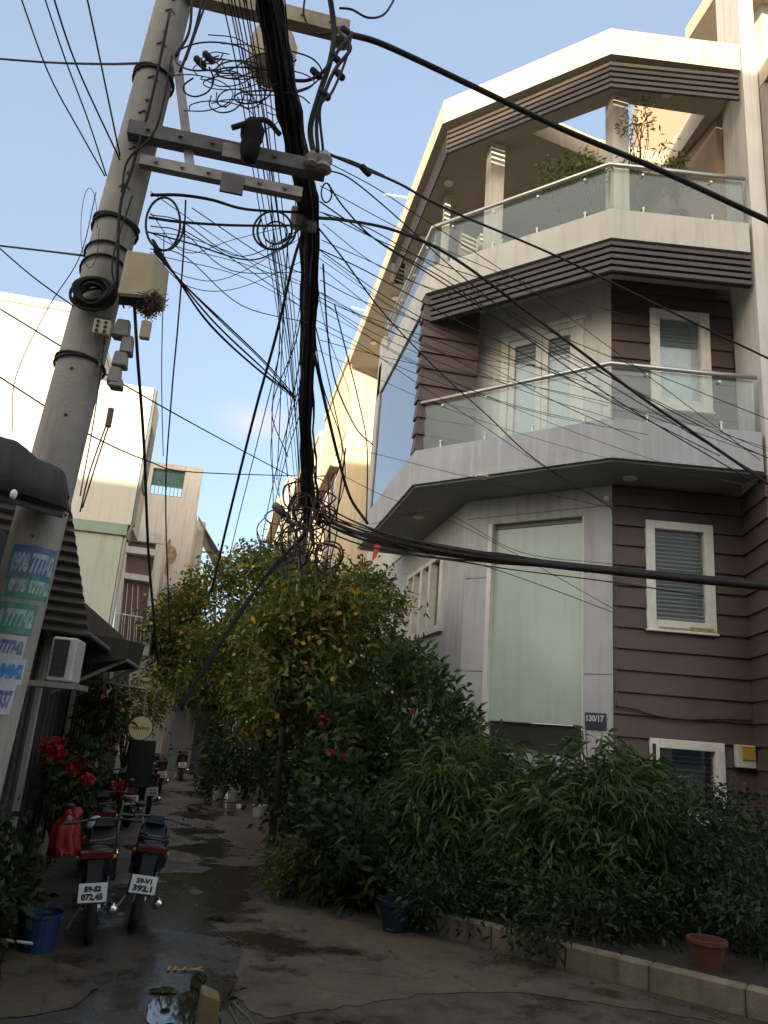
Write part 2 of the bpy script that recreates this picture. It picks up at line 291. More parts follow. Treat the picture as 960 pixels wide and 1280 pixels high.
# ------------------------------------------------------------------ plan of the corner house
L2 = Vector((2.57, 11.05)); V2 = Vector((4.72, 8.75)); R2 = Vector((6.75, 8.44))
U = (V2 - L2).normalized(); W = (R2 - V2).normalized()
NU = Vector((U.y, -U.x)); NW = Vector((W.y, -W.x))
WV = Vector((5.22, 9.7))
def P3(p, z): return Vector((p.x, p.y, z))
class Wall:
    """vertical plane: s metres along d from P, out along n"""
    def __init__(s, P, d, n): s.P, s.d, s.n = Vector(P), Vector(d).normalized(), Vector(n).normalized()
    def p(s, a, z, o=0): q = s.P + s.d * a + s.n * o; return Vector((q.x, q.y, z))
    def box(s, mb, a0, a1, z0, z1, o0, o1):
        mb.hexa([s.p(a0, z0, o0), s.p(a1, z0, o0), s.p(a1, z0, o1), s.p(a0, z0, o1), s.p(a0, z1, o0), s.p(a1, z1, o0), s.p(a1, z1, o1), s.p(a0, z1, o1)]); return mb
    def panel(s, mb, a0, a1, z0, z1, o0, o1, holes):
        xs = sorted({a0, a1, *[h[0] for h in holes], *[h[1] for h in holes]}); xs = [x for x in xs if a0 <= x <= a1]
        for i in range(len(xs) - 1):
            m = (xs[i] + xs[i + 1]) / 2; zz = z0
            for h in sorted([h for h in holes if h[0] < m < h[1]], key=lambda h: h[2]):
                if h[2] > zz: s.box(mb, xs[i], xs[i + 1], zz, h[2], o0, o1)
                zz = h[3]
            if zz < z1: s.box(mb, xs[i], xs[i + 1], zz, z1, o0, o1)
        return mb
    def siding(s, mb, a0, a1, z0, z1, holes, h=.29, zoff=0):
        z = z0 - zoff
        while z < z1:
            za, zb = max(z, z0), min(z + h, z1)
            cuts = [(x[0], x[1]) for x in holes if x[2] < zb - .02 and x[3] > za + .02]
            a = a0
            for c in sorted(cuts) + [(a1, a1)]:
                if c[0] > a + .01:
                    q = [s.p(a, za, 0), s.p(c[0], za, 0), s.p(c[0], za, .048), s.p(a, za, .048), s.p(a, zb - .002, 0), s.p(c[0], zb - .002, 0), s.p(c[0], zb - .002, .012), s.p(a, zb - .002, .012)]
                    mb.hexa(q)
                a = c[1]
            z += h
        return mb
wallR = Wall(WV, W, NW); wallC = Wall(WV, -U, NU)

house = thing('corner_house', 'three storey corner house with chamfered balconies, purple boards and cream roof edge', 'house', (4.7, 10.5, 0))
# --- slabs
def slab(name, poly, z0, z1, m): return MB().prism(poly, z0, z1).build(name, m, house)
S2 = [L2, V2, R2, Vector((7.3, 12)), Vector((7.3, 15.9)), Vector((2.57, 15.9))]
mb = MB(); n = len(S2)
slab('balcony_slab', S2, 5.27, 5.83, M['slab_grey'])
ins = [Vector((2.62, 11.07)), V2 + Vector((.02, .06)), R2 + Vector((-.02, .06)), Vector((7.2, 12)), Vector((7.2, 15.85)), Vector((2.62, 15.85))]
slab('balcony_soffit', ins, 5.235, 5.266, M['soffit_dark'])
S3 = [L2, V2, R2, Vector((7.3, 12)), Vector((7.3, 15.0)), Vector((2.57, 15.0))]
slab('balcony_slab', S3, 8.64, 9.13, M['slab_cream'])
# --- walls, ground storey
zg, z1s = 0.0, 5.235
gh = (.42, 1.97, 1.42, 4.82)
wl = MB(); wallC.panel(wl, 0.0, 2.36, zg, z1s, -.18, 0, [gh]); 
wl.build('chamfer_wall', M['grey_wall'], house)
gr = MB()
for z in (2.53, 3.96):
    for a0, a1 in ((.02, .41), (1.98, 2.35)): wallC.box(gr, a0, a1, z, z + .012, .001, .003)
wallC.box(gr, .02, 2.35, 4.93, 4.94, .001, .003)
gr.build('wall_groove', M['darkmetal'], house)
AX = 3.585   # alley wall plane of the ground storey
cornL = wallC.p(2.36, 0)
wallA = Wall((cornL.x, cornL.y), (0, 1), (-1, 0))
y0 = cornL.y; wa = (12.52 - y0, 15.15 - y0, 3.38, 4.56)
al = MB(); wallA.panel(al, 0, 9.2, zg, z1s, -.18, 0, [wa]); al.build('alley_wall', M['grey_wall'], house)
# shop-size frosted glass in the chamfer
fr = MB(); wallC.box(fr, 1.90, 1.97, 1.42, 4.82, -.14, .012); wallC.box(fr, .42, .45, 1.42, 4.82, -.14, -.02); f = fr.build('tall_window', M['frame'], house)
g = MB(); wallC.box(g, .45, 1.90, 1.84, 4.74, -.12, -.10); g.build('frosted_pane', M['greenglass'], f)
g = MB(); wallC.box(g, .45, 1.90, 1.42, 1.83, -.17, -.15); g.build('dark_gap', M['darkgap'], f); g = MB(); wallC.box(g, .43, 1.96, 4.75, 4.815, -.15, -.10); g.build('window_head', M['soffit_dark'], f)
# right wall boards
HW = {'low': (.465, 1.445, 3.20, 4.75), 'gnd': (.47, 1.48, .75, 1.75), 'up': (.59, 1.53, 6.51, 8.17)}
bk = MB(); wallR.panel(bk, 0, 1.93, zg, z1s, -.2, 0, [HW['low'], HW['gnd']]); bk.build('street_wall', M['purple'], house)
sd = MB(); wallR.siding(sd, .003, 1.93, .1, z1s, [HW['low'], HW['gnd']], zoff=.1); sd.build('purple_cladding', M['purple'], house)
cR = wallR.p(1.93, 0); Rp = Vector((6.79, 8.42))
wallS = Wall((cR.x, cR.y), Rp - Vector((cR.x, cR.y)), (-1, .3)); lenS = (Rp - Vector((cR.x, cR.y))).length
sd = MB(); wallS.siding(sd, -.02, lenS - .02, .1, z1s, [], zoff=.1); sd.build('purple_cladding', M['purple'], house)
# wing wall (white fin that ends the balconies)
fin = [Vector((cR.x, cR.y)) , Rp, Rp + W * .24 + NW * .0, Vector((cR.x, cR.y)) + W * .24]
MB().prism(fin, 0, 15.6).build('fin_wall', M['white'], house)
def window(wall, h, name='window', louvre=True, dark=False, fw=.13):
    a0, a1, z0, z1 = h
    b = MB()
    wallb = wall
    wallb.box(b, a0 - .0, a0 + fw, z0, z1, -.1, .065); wallb.box(b, a1 - fw, a1, z0, z1, -.1, .065)
    wallb.box(b, a0 + fw, a1 - fw, z1 - fw * .9, z1, -.1, .063); wallb.box(b, a0 + fw, a1 - fw, z0, z0 + fw, -.1, .063)
    wallb.box(b, a0 - .02, a1 + .02, z0 - .035, z0 - .001, -.05, .085)
    f = b.build(name, M['frame'], house, bevel=.006)
    i0, i1, j0, j1 = a0 + fw, a1 - fw, z0 + fw, z1 - fw * .9
    g = MB(); wallb.box(g, i0, i1, j0, j1, -.022, -.016); g.build('pane', M['pane'], f)
    g = MB(); wallb.box(g, i0, i1, j0, j1, -.098, -.09); g.build('backing', M['darkgap'] if dark else M['curtain'], f)
    if louvre is not None:
        g = MB(); z = j1 - .05; zend = j0 if louvre else j1 - .42
        while z > zend:
            g.hexa([wallb.p(i0, z - .03, -.085), wallb.p(i1, z - .03, -.085), wallb.p(i1, z + .012, -.035), wallb.p(i0, z + .012, -.035), wallb.p(i0, z - .018, -.085), wallb.p(i1, z - .018, -.085), wallb.p(i1, z + .024, -.035), wallb.p(i0, z + .024, -.035)])
            z -= .058
        g.build('blind', M['louver'] if dark else M['blind'], f)
    return f
f = window(wallR, HW['low']); g = MB(); wallR.box(g, .62, 1.42, 3.205, 3.235, .066, .069); wallR.box(g, 1.05, 1.40, 3.235, 3.26, .066, .069); g.build('rust_streak', M['rust'], f)
f = window(wallR, HW['gnd'], dark=True); g = MB(); wallR.box(g, .50, .545, .8, 1.68, .066, .072); g.build('casement_gap', M['darkgap'], f)
# alley window: four lights
b = MB(); A0, A1, Z0, Z1 = wa
for a, b2 in ((A0, A0 + .2), (A0 + .78, A0 + .93), (A0 + 1.38, A0 + 1.56), (A0 + 2.02, A0 + 2.12), (A1 - .12, A1)): wallA.box(b, a, b2, Z0, Z1, -.12, .06)
wallA.box(b, A0 - .0, A1, Z1, Z1 + .08, -.1, .062); wallA.box(b, A0 - .0, A1, Z0 - .12, Z0, -.1, .064)
f = b.build('window', M['frame'], house)
g = MB(); wallA.box(g, A0 + .01, A1 - .01, Z0 + .005, Z1 - .005, -.06, -.055); g.build('pane', M['pane'], f)
g = MB(); wallA.box(g, A0 + .005, A1 - .005, Z0 + .004, Z1 - .004, -.17, -.16); g.build('backing', M['grille'], f)
# --- second storey
zb, zt = 5.83, 8.64
dh = (.43, 1.86, 5.84, 8.12)
wl = MB(); wallC.panel(wl, 0.0, 2.33, zb, zt, -.18, 0, [dh]); wl.build('chamfer_wall', M['white'], house)
bk = MB(); wallR.panel(bk, 0, 1.90, zb, zt, -.2, 0, [HW['up']]); bk.build('street_wall', M['purple'], house)
sd = MB(); wallR.siding(sd, .003, 1.89, zb, zt, [HW['up']]); sd.build('purple_cladding', M['purple'], house)
window(wallR, HW['up'], louvre=False, fw=.15)
# balcony doors
b = MB(); wallC.box(b, .43, .56, 5.84, 8.06, -.1, .02); wallC.box(b, 1.73, 1.86, 5.84, 8.06, -.1, .02); wallC.box(b, .56, 1.73, 7.97, 8.06, -.1, .018)
wallC.box(b, .40, 1.90, 8.065, 8.12, -.1, .07)
f = b.build('door_frame', M['frame'], house, bevel=.005)
for a0, a1 in ((.565, 1.14), (1.15, 1.725)):
    b = MB(); wallC.box(b, a0, a0 + .10, 5.85, 7.96, -.07, -.02); wallC.box(b, a1 - .10, a1, 5.85, 7.96, -.07, -.02); wallC.box(b, a0 + .1, a1 - .1, 7.86, 7.96, -.07, -.022); wallC.box(b, a0 + .1, a1 - .1, 5.85, 6.05, -.07, -.022)
    d = b.build('balcony_door', M['frame'], house)
    g = MB(); wallC.box(g, a0 + .1, a1 - .1, 6.05, 7.86, -.05, -.045); g.build('pane', M['pane'], d)
    g = MB(); wallC.box(g, a0 + .1, a1 - .1, 6.05, 7.86, -.1, -.095); g.build('curtain', M['curtain'], d)
    g = MB()
    for k in range(5):
        z = 7.83 - k * .075; wallC.box(g, a0 + .1, a1 - .1, z - .035, z, -.092, -.06)
    g.build('blind', M['blind'], d)
# purple block at the alley corner
blk = Wall((2.60, 11.08), (1, 0), (0, -1))
bk = MB(); bk.box(2.62, 3.53, 11.10, 11.35, zb, zt); bk.build('corner_wall', M['purple'], house)
sd = MB(); blk.siding(sd, -.03, .94, zb, zt, []); sd.build('purple_cladding', M['purple'], house)
blkA = Wall((2.60, 11.02), (0, 1), (-1, 0))
sd = MB(); blkA.siding(sd, .03, .26, zb, zt, []); sd.build('purple_cladding', M['purple'], house)
# alley side: big blue glass, grey frame
b = MB(); b.box(2.57, 2.75, 11.30, 15.0, 8.40, 8.638); b.box(2.57, 2.75, 14.72, 15.12, 5.832, 9.75); b.build('alley_frame', M['grey_wall'], house)
MB().box(2.60, 2.63, 11.29, 14.718, 5.835, 8.398).build('alley_glazing', M['mirror_glass'], house)
MB().box(2.70, 2.74, 11.30, 14.70, 5.84, 8.39).build('alley_lining', M['bluegrey'], house)
MB().box(2.59, 2.66, 14.60, 14.715, 5.84, 8.39).build('mullion', M['darkmetal'], house)
# --- terrace
MB().box(3.585, 3.80, 15.0, 20.3, 5.24, 11.93).build('alley_wall', M['white'], house)
b = MB(); b.box(3.75, 7.2, 13.2, 13.4, 9.14, 11.93); b.build('terrace_wall', M['soffit'], house)
b = MB(); b.box(3.60, 3.86, 11.02, 11.28, 9.135, 11.935); b.build('terrace_column', M['white'], house)
b = MB(); b.box(5.13, 5.40, 9.42, 9.69, 9.135, 11.935); b.build('terrace_column', M['white'], house)
b = MB(); b.box(7.02, 7.2, 9.42, 13.19, 9.14, 12.3); b.build('terrace_wall', M['brownsoff'], house)
b = MB(); b.box(4.45, 4.62, 12.9, 13.1, 9.135, 11.4); b.box(4.05, 5.1, 12.88, 13.12, 11.1, 11.4); b.build('door_surround', M['white'], house)
b = MB(); b.box(3.2, 3.32, 12.6, 12.72, 9.14, 11.93); b.build('terrace_post', M['white'], house)
# --- roof with its triangular opening
Lr = Vector((2.62, 10.86)); RF = [Lr, V2 + Vector((.0, -.02)), R2 + Vector((.03, 0)), Vector((7.0, 9.3)), Vector((7.0, 20.7)), Vector((2.62, 20.7))]
hole = [Vector((4.20, 10.62)), Vector((5.26, 9.57)), Vector((6.80, 9.40)), Vector((6.95, 10.9)), Vector((5.6, 10.9))]
bm = bmesh.new()
def loop(pts):
    vs = [bm.verts.new((p.x, p.y, 11.94)) for p in pts]
    for i in range(len(vs)): bm.edges.new((vs[i], vs[(i + 1) % len(vs)]))
loop(RF); loop(hole)
bmesh.ops.triangle_fill(bm, use_beauty=True, use_dissolve=False, edges=bm.edges[:])
r = bmesh.ops.extrude_face_region(bm, geom=bm.faces[:])
bmesh.ops.translate(bm, verts=[v for v in r['geom'] if isinstance(v, bmesh.types.BMVert)], vec=(0, 0, .50))
bmesh.ops.recalc_face_normals(bm, faces=bm.faces[:])
me = bpy.data.meshes.new('roof_slab'); bm.to_mesh(me); bm.free()
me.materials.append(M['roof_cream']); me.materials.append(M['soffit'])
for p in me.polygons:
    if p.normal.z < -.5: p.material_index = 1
link('roof_slab', me, None, house)
# louvre bands under the edges
def band(pts, ztop, nsl=5, inset=.06, back=True):
    mb = MB(); bkb = MB()
    for i in range(len(pts) - 1):
        a, b = pts[i], pts[i + 1]; d = (b - a).normalized(); n = Vector((d.y, -d.x))
        for k in range(nsl):
            z = ztop - .03 - k * .105
            for (zz, hh, o0, o1) in ((z - .07, .07, -inset - .035, -inset),):
                q = [P3(a + n * o0, zz), P3(b + n * o0, zz), P3(b + n * o1, zz + .01), P3(a + n * o1, zz + .01), P3(a + n * o0, zz + hh), P3(b + n * o0, zz + hh), P3(b + n * o1, zz + hh), P3(a + n * o1, zz + hh)]
                mb.hexa(q)
        q0, q1 = -inset - .085, -inset - .06
        bkb.hexa([P3(a + n * q0, ztop - .53), P3(b + n * q0, ztop - .53), P3(b + n * q1, ztop - .53), P3(a + n * q1, ztop - .53), P3(a + n * q0, ztop - .005), P3(b + n * q0, ztop - .005), P3(b + n * q1, ztop - .005), P3(a + n * q1, ztop - .005)])
    o = mb.build('louver_band', M['louver'], house)
    if back: bkb.build('louver_gap_shade', M['darkgap'], o)  # dark sheet added behind the slats so the gaps look shaded
Rend = R2 + Vector((.02, 0))
band([Vector((2.70, 15.3)), Vector((2.70, 10.93)), V2 + Vector((.02, .03)), Rend], 11.938, back=False)
band([Vector((3.0, 15.27)), Vector((2.70, 15.27))], 11.938, inset=.0)
band([L2 + Vector((.0, .05)), V2, Rend], 8.638, inset=.03)
# ceiling lights
for (x, y, z) in ((602, 595, 5.232), (787, 597, 5.232), (523, 645, 5.232), (561, 228, 11.937), (529, 297, 11.937), (467, 428, 11.937), (494, 372, 11.937), (835, 115, 11.937)):
    p = at(x, y, z=z); MB().lathe([(.10, 0), (.10, -.025), (.075, -.035)], p, n=14).build('ceiling_light', M['lampglass'], house)
# glass balustrades
def balustrade(pts, z0, zr, side=None):
    for i in range(len(pts) - 1):
        a, b = pts[i], pts[i + 1]; d = (b - a).normalized(); n = Vector((d.y, -d.x)); Ln = (b - a).length
        wl_ = Wall(a, d, n); g = MB(); wl_.box(g, .03, Ln - .03, z0 + .02, zr - .03, -.06, -.048); go = g.build('balustrade_glass', M['rail_glass'] if side != i else M['mirror_side'], house)
        k = max(2, int(Ln / .75)); br = MB()
        for j in range(k):
            s = Ln * (j + .5) / k
            br.lathe([(.012, 0), (.012, .10), (.022, .11), (.022, .13)], wl_.p(s, z0 + .001, -.03), n=8)
            br.lathe([(.02, 0), (.02, .03)], wl_.p(s, zr - .10, -.046), axis=(n.x, n.y, 0), n=8)
        br.build('glass_clamp', M['whitemetal'], go)
    o = MB(); o.tube([P3(p, zr) for p in pts], .035, 10); o.build('handrail', M['steel'], house, smooth=True)
M['mirror_side'] = glassmat('side_glass', (.55, .62, .66), .35, .35, (.40, .46, .52))
balustrade([Vector((2.60, 14.7)), L2 + Vector((.05, .0)), V2 + Vector((0, .05)), R2 + Vector((.02, .04))], 9.13, 9.94, side=0)
balustrade([L2 + Vector((.06, .0)), V2 + Vector((0, .05)), R2 + Vector((.0, .04))], 5.83, 6.66)
# stair tower and high roof behind the fin
b = MB(); b.box(8.15, 12, 9.5, 10.8, 9.2, 18.5); b.build('stair_tower', M['white'], house)
b = MB(); b.prism([Vector((7.32, 10.6)), Vector((7.2, 8.2)), Vector((9.5, 8.0)), Vector((9.5, 10.6))], 14.9, 15.25); b.build('high_roof', M['roof_cream'], house)
p, q = at(797, 172, Y=13.0), at(884, 138, Y=13.0); b = MB(); b.box(p.x, q.x, 13.0, 13.2, 12.443, q.z); b.build('rear_parapet', M['brownsoff'], house)
# small fittings
b = MB(); wallR.box(b, 1.60, 1.86, 1.46, 1.75, .05, .14); f = b.build('meter_box', M['whiteplastic'], house, bevel=.01)
b = MB(); wallR.box(b, 1.66, 1.85, 1.56, 1.74, .141, .16); b.build('meter_cover', M['yellowbox'], f, bevel=.008)
b = MB(); b.ball(wallC.p(.06, 5.02, .05), .045); b.build('wall_lamp', M['glow_white'], house, smooth=True)
b = MB(); b.tube([at(515, 248, Y=13.6), at(480, 243, Y=13.6)], .022, 8); b.build('drain_pipe', M['whitemetal'], house)
b = MB(); b.tube([(2.66, 18.0, 12.2), (2.2, 18.0, 12.25)], .022, 8); b.build('drain_pipe', M['whitemetal'], house)
b = MB(); b.add([(2.62, 14.1, 5.0), (2.60, 14.15, 4.66), (2.66, 14.05, 4.72), (2.74, 14.0, 5.0)], [(0, 1, 2, 3)]); b.build('red_flag', M['flag'], house)

def text_mesh(body, h, wdt=None, bold=.0):
    """lettering as a flat mesh in the xy plane, lower-left at origin"""
    cu = bpy.data.curves.new('lettering', 'FONT'); cu.body = body; cu.size = h; cu.offset = bold; cu.resolution_u = 2
    o = bpy.data.objects.new('lettering', cu); C.objects.link(o); bpy.context.view_layer.update()
    me = bpy.data.meshes.new_from_object(o.evaluated_get(bpy.context.evaluated_depsgraph_get())); bpy.data.objects.remove(o)
    xs = [v.co.x for v in me.vertices]; ys = [v.co.y for v in me.vertices]
    sx = (wdt / (max(xs) - min(xs))) if wdt else 1; sy = h / (max(ys) - min(ys)) if wdt else 1
    x0, y0_ = min(xs), min(ys)
    for v in me.vertices: v.co = ((v.co.x - x0) * sx, (v.co.y - y0_) * sy, 0)
    return me
def place_text(body, h, wdt, fn, m, parent, name='lettering', bold=.0):
    me = text_mesh(body, h, wdt, bold)
    for v in me.vertices: v.co = fn(v.co.x, v.co.y)
    return link(name, me, m, parent)
b = MB(); wallC.box(b, .09, .385, 1.80, 2.02, .001, .02); npl = b.build('number_plate', M['platedark'], house, bevel=.004)
place_text('130/17', .085, .24, lambda x, y: wallC.p(.36 - x, 1.905 + y, .0225), M['plateink'], npl, bold=.003)

# neighbour to the right
nb = thing('neighbour_house', 'bare concrete house wall rising beside the white fin of the corner house', 'house', (8.5, 8.5, 0))
q = Rp + W * .262
MB().prism([q + NW * .12, q + W * 4 + NW * .12, q + W * 4 - NW * 8, q - NW * 8], 0, 11.6).build('wall', M['neighbor'], nb)
MB().prism([q + NW * .45, q + W * 4 + NW * .45, q + W * 4 - NW * .3, q - NW * .3], 11.62, 11.95).build('roof', M['roof_cream'], nb)
MB().prism([q + NW * .30, q + W * 4 + NW * .30, q + W * 4 - NW * .3, q - NW * .3], 5.6, 5.9).build('ledge', M['neighbor'], nb)

# ------------------------------------------------------------------ ground
def sheet(name, poly, z, m, lab=None):
    o = MB().add([(p[0], p[1], z) for p in poly], [tuple(range(len(poly)))]).build(name, m); tag(o, kind='structure'); return o
sheet('ground', [(-300, -300), (300, -300), (300, 300), (-300, 300)], 0, M['asphalt'])
cp = [at(x, y, z=0) for x, y in ((330, 1128), (520, 1168), (760, 1232), (955, 1290), (800, 1262), (640, 1240), (520, 1245), (420, 1262), (330, 1275), (290, 1240), (300, 1180), (260, 1150))]
def wob(poly, k=5, a=.05):
    out = []
    for i in range(len(poly)):
        p, q = poly[i], poly[(i + 1) % len(poly)]
        for j in range(k):
            t = j / k; s = rnd.uniform(-a, a); out.append((p[0] * (1 - t) + q[0] * t + s, p[1] * (1 - t) + q[1] * t + rnd.uniform(-a, a)))
    return out
sheet('concrete_path', wob(cp, 6, .035), .004, M['concrete_ground'])
sheet('alley_path', wob([(-1.0, 9.6), (.75, 9.4), (1.15, 13), (1.2, 24), (-1.3, 24), (-1.2, 13)], 6, .06), .004, M['concrete_ground'])
ap = [at(x, y, z=0) for x, y in ((0, 1185), (60, 1200), (105, 1215), (125, 1235), (90, 1262), (0, 1275))]
sheet('pavement', wob(ap, 4, .02), .006, M['concrete_ground'])
def puddle(c, rx, ry, seed, z=.010):
    r = random.Random(seed); pts = []; ph = [r.uniform(0, 6.28) for _ in range(5)]
    for i in range(60):
        a = 2 * PI * i / 60; k = 1 + sum(.17 / (j * .6 + 1) * math.sin((j + 2) * a + ph[j]) for j in range(5)); pts.append((c[0] + rx * k * math.cos(a), c[1] + ry * k * math.sin(a)))
    sheet('puddle', pts, z, M['puddle'])
for (x, y, rx, ry, sd_) in ((222, 1262, .15, .30, 1), (247, 1228, .045, .16, 2), (205, 1240, .07, .07, 3), (268, 1150, .10, .035, 5)):
    p = at(x, y, z=0); puddle((p.x, p.y), rx, ry, sd_)
# kerb of the planting bed
KA, KB = Vector((1.95, 6.83)), Vector((5.6, 2.7)); kd = (KB - KA).normalized(); kn = Vector((kd.y, -kd.x)); kl = (KB - KA).length
kb = MB(); wk = Wall(KA, kd, kn); s = 0
while s < kl:
    ln_ = .62; o = rnd.uniform(-.006, .006); wk.box(kb, s + .003, min(kl, s + ln_) - .003, -.05, .165 + rnd.uniform(-.006, .006), -.12 + o, o); s += ln_
tag(kb.build('kerb', M['kerb'], None, bevel=.012), kind='structure')
tag(MB().prism([KA - kn * .125, KB - kn * .125, Vector((9, 6)), Vector((7.3, 8.9)), Vector((4.9, 9.6)), Vector((3.5, 11.4)), Vector((3.5, 20)), Vector((1.7, 20)), Vector((1.5, 10)), Vector((1.7, 7.6))], -.05, .13).build('planting_bed', M['soil']), kind='structure')

# ------------------------------------------------------------------ utility pole
PB = Vector((-1.255, 4.70)); LEAN = .047
def pax(z): return Vector((PB.x + LEAN * z, PB.y, z))
def prad(z): return .158 - .0055 * z
pole = thing('utility_pole', 'tall leaning concrete utility pole carrying the cable tangle, papered with phone number stickers', 'utility pole', (PB.x, PB.y, 0))
mb = MB(); mb.tube([pax(z) for z in np.linspace(0, 9.2, 24)], [prad(z) for z in np.linspace(0, 9.2, 24)], 28); mb.build('pole_shaft', M['concrete'], pole, smooth=True)
mb = MB()
toc = Vector((1.05, -4.6)).normalized(); ang0 = math.atan2(toc.y, toc.x)
def onpole(da, z, o=0): 
    a = ang0 + da; c = pax(z); r = prad(z) + o; return Vector((c.x + r * math.cos(a), c.y + r * math.sin(a), z))
for k in range(9):     # embossed step marks up the shaft
    z = 4.9 + k * .30; mb = MB(); mb.tube([onpole(-.32 + j * .13, z - .03 * abs(2 - j) * .5, .001) for j in range(5)], .009, 5); mb.build('step_mark', M['darkmetal'], pole)
    mb = MB(); mb.ball(onpole(-.06, z + .09, .0), .016, 6, 4); mb.build('bolt_hole', M['darkmetal'], pole)
for da, z in ((-.05, 3.25), (-.1, 2.5), (.1, 4.1), (-.3, 3.55)): mb = MB(); mb.ball(onpole(da, z, 0), .012, 6, 4); mb.build('bolt_hole', M['darkmetal'], pole)
def ring(z, r=.012, tilt=.0, n=3):
    mb = MB()
    for k in range(n):
        zz = z + k * .018; mb.tube([onpole(2 * PI * j / 20, zz + tilt * math.cos(2 * PI * j / 20 + k), .012) for j in range(21)], r, 5, cap=False)
    return mb
for z, nn_, t in ((5.85, 3, .02), (4.62, 4, .03), (3.62, 2, .02), (4.30, 1, .05), (4.42, 1, .03)):
    ring(z, .009, t, nn_).build('wire_binding', M['rubber'], pole)
def arm(name, x0, x1, y0, z, h, d, m, ch=True):
    """channel-section crossarm along x"""
    b = MB(); b.box(x0, x1, y0, y0 + .008, z - h, z); b.box(x0, x1, y0 + .008, y0 + d, z - .010, z - .001); b.box(x0, x1, y0 + .008, y0 + d, z - h + .001, z - h + .010)
    for k in range(6):
        xx = x0 + (x1 - x0) * (k + .6) / 6.3; b.lathe([(.014, 0), (.014, -.018)], (xx, y0 - .001, z - h / 2), axis=(0, 1, 0), n=6)
    return b.build(name, m, pole)
arm('crossarm', -1.04, .28, 4.49, 5.34, .105, .09, M['darkmetal'])
arm('lower_crossarm', -.93, .14, 4.50, 5.10, .075, .06, M['galv'])
arm('upper_crossarm', -.98, .34, 4.56, 6.68, .13, .10, M['creamarm'])
b = MB(); b.box(-.42, -.27, 4.478, 4.487, 5.20, 5.31); b.build('crossarm_plate', M['galv'], pole); b = MB(); b.box(-.40, -.25, 4.478, 4.497, 4.93, 5.07); b.build('crossarm_plate', M['darkmetal'], pole)
b = MB(); b.tube([at(222, 80, Y=4.62), at(238, 212, Y=4.55)], .042, 4); b.build('brace', M['galv'], pole)
for (x, y, Yd, r, h) in ((404, 203, 4.48, .065, .16), (428, 45, 4.55, .07, .17), (390, 200, 4.46, .05, .12)):
    p = at(x, y, Y=Yd); b = MB(); b.lathe([(r * .6, -h / 2), (r, -h / 2 + .02), (r * .75, -.02), (r, .02), (r * .8, h / 2 - .03), (r * .5, h / 2)], p, n=12); b.build('insulator', M['boxgrey'], pole)
# stickers with phone numbers
def sticker(px0, px1, py, h, body, m, ink, z=None):
    p0, p1 = at(px0, py, Y=4.56), at(px1, py, Y=4.56); z = (p0.z + p1.z) / 2
    c = pax(z)
    def da(p): return max(-1.35, min(1.35, math.asin(max(-.98, min(.98, (Vector((p.x - c.x, p.y - c.y)).dot(Vector((-toc.y, toc.x)))) / prad(z))))))
    a0, a1 = da(p0), da(p1); hh = h * (4.75) / F
    b = MB(); K = 10
    for k in range(K):
        q0, q1 = a0 + (a1 - a0) * k / K, a0 + (a1 - a0) * (k + 1) / K
        b.quad(onpole(q0, z - hh / 2, .003), onpole(q1, z - hh / 2, .003), onpole(q1, z + hh / 2, .003), onpole(q0, z + hh / 2, .003))
    st = b.build('paper_sticker', m, pole); arc = (a1 - a0)
    place_text(body, hh * .62, arc * .9, lambda x, y: onpole(a0 + arc * .05 + x, z - hh * .31 + y, .0045), ink, st, bold=.006)
sticker(12, 68, 704, 40, '0908 777742', M['st_blue'], M['st_ink'])
sticker(8, 62, 733, 26, '0975 177742', M['st_green'], M['st_ink'])
sticker(-16, 44, 772, 34, '0908 777742', M['st_green'], M['st_ink'])
sticker(-22, 31, 808, 26, '0908 777742', M['st_white'], M['st_purple'])
sticker(-28, 30, 838, 28, '0975 84842', M['st_white'], M['st_blueink'])
sticker(-34, 16, 873, 32, '0908 7337', M['st_white'], M['st_purple'])

def smooth(pts, k=6):
    pts = [Vector(p) for p in pts]
    if len(pts) < 3: return [pts[0].lerp(pts[-1], i / 8) for i in range(9)]
    P = [pts[0] * 2 - pts[1]] + pts + [pts[-1] * 2 - pts[-2]]; out = []
    for i in range(1, len(P) - 2):
        for j in range(k):
            t = j / k; a, b, c, d = P[i - 1], P[i], P[i + 1], P[i + 2]
            out.append(.5 * ((2 * b) + (c - a) * t + (2 * a - 5 * b + 4 * c - d) * t * t + (3 * b - a - 3 * c + d) * t ** 3))
    out.append(pts[-1]); return out
def pix(pts): return [at(p[0], p[1], Y=p[2]) for p in pts]
def cable(name, pts, r, label, cat='cable', group=None, m='rubber', world=False, n=5):
    mb = MB(); mb.tube(smooth(pts if world else pix(pts)), r, n)
    return tag(mb.build(name, M[m], None, smooth=True), label, cat, group)

# things hung on the pole
bx = thing('junction_box', 'cream metal junction box on the concrete pole above a twig nest', 'junction box', at(172, 345, Y=4.45))
c0 = [at(x, y, Y=4.42) for x, y in ((146, 367), (188, 371), (194, 317), (158, 312))]
dv = Vector((.075, .20, .02))
MB().hexa([c0[0], c0[1], c0[1] + dv, c0[0] + dv, c0[3], c0[2], c0[2] + dv, c0[3] + dv]).build('casing', M['box'], bx, bevel=.008)
q = MB(); q.hexa([c0[0] + Vector((.02, -.012, -.02)), c0[1] + Vector((-.02, -.012, -.02)), c0[1] + Vector((.0, .1, -.02)), c0[0] + Vector((0, .1, -.02)), c0[0] + Vector((0.02, -.005, -.002)), c0[1] + Vector((-.02, -.005, -.002)), c0[1] + Vector((0, .1, -.002)), c0[0] + Vector((0, .1, -.002))]); q.build('cable_entry', M['darkgap'], bx)
ns = MB(); cc = at(186, 378, Y=4.5)
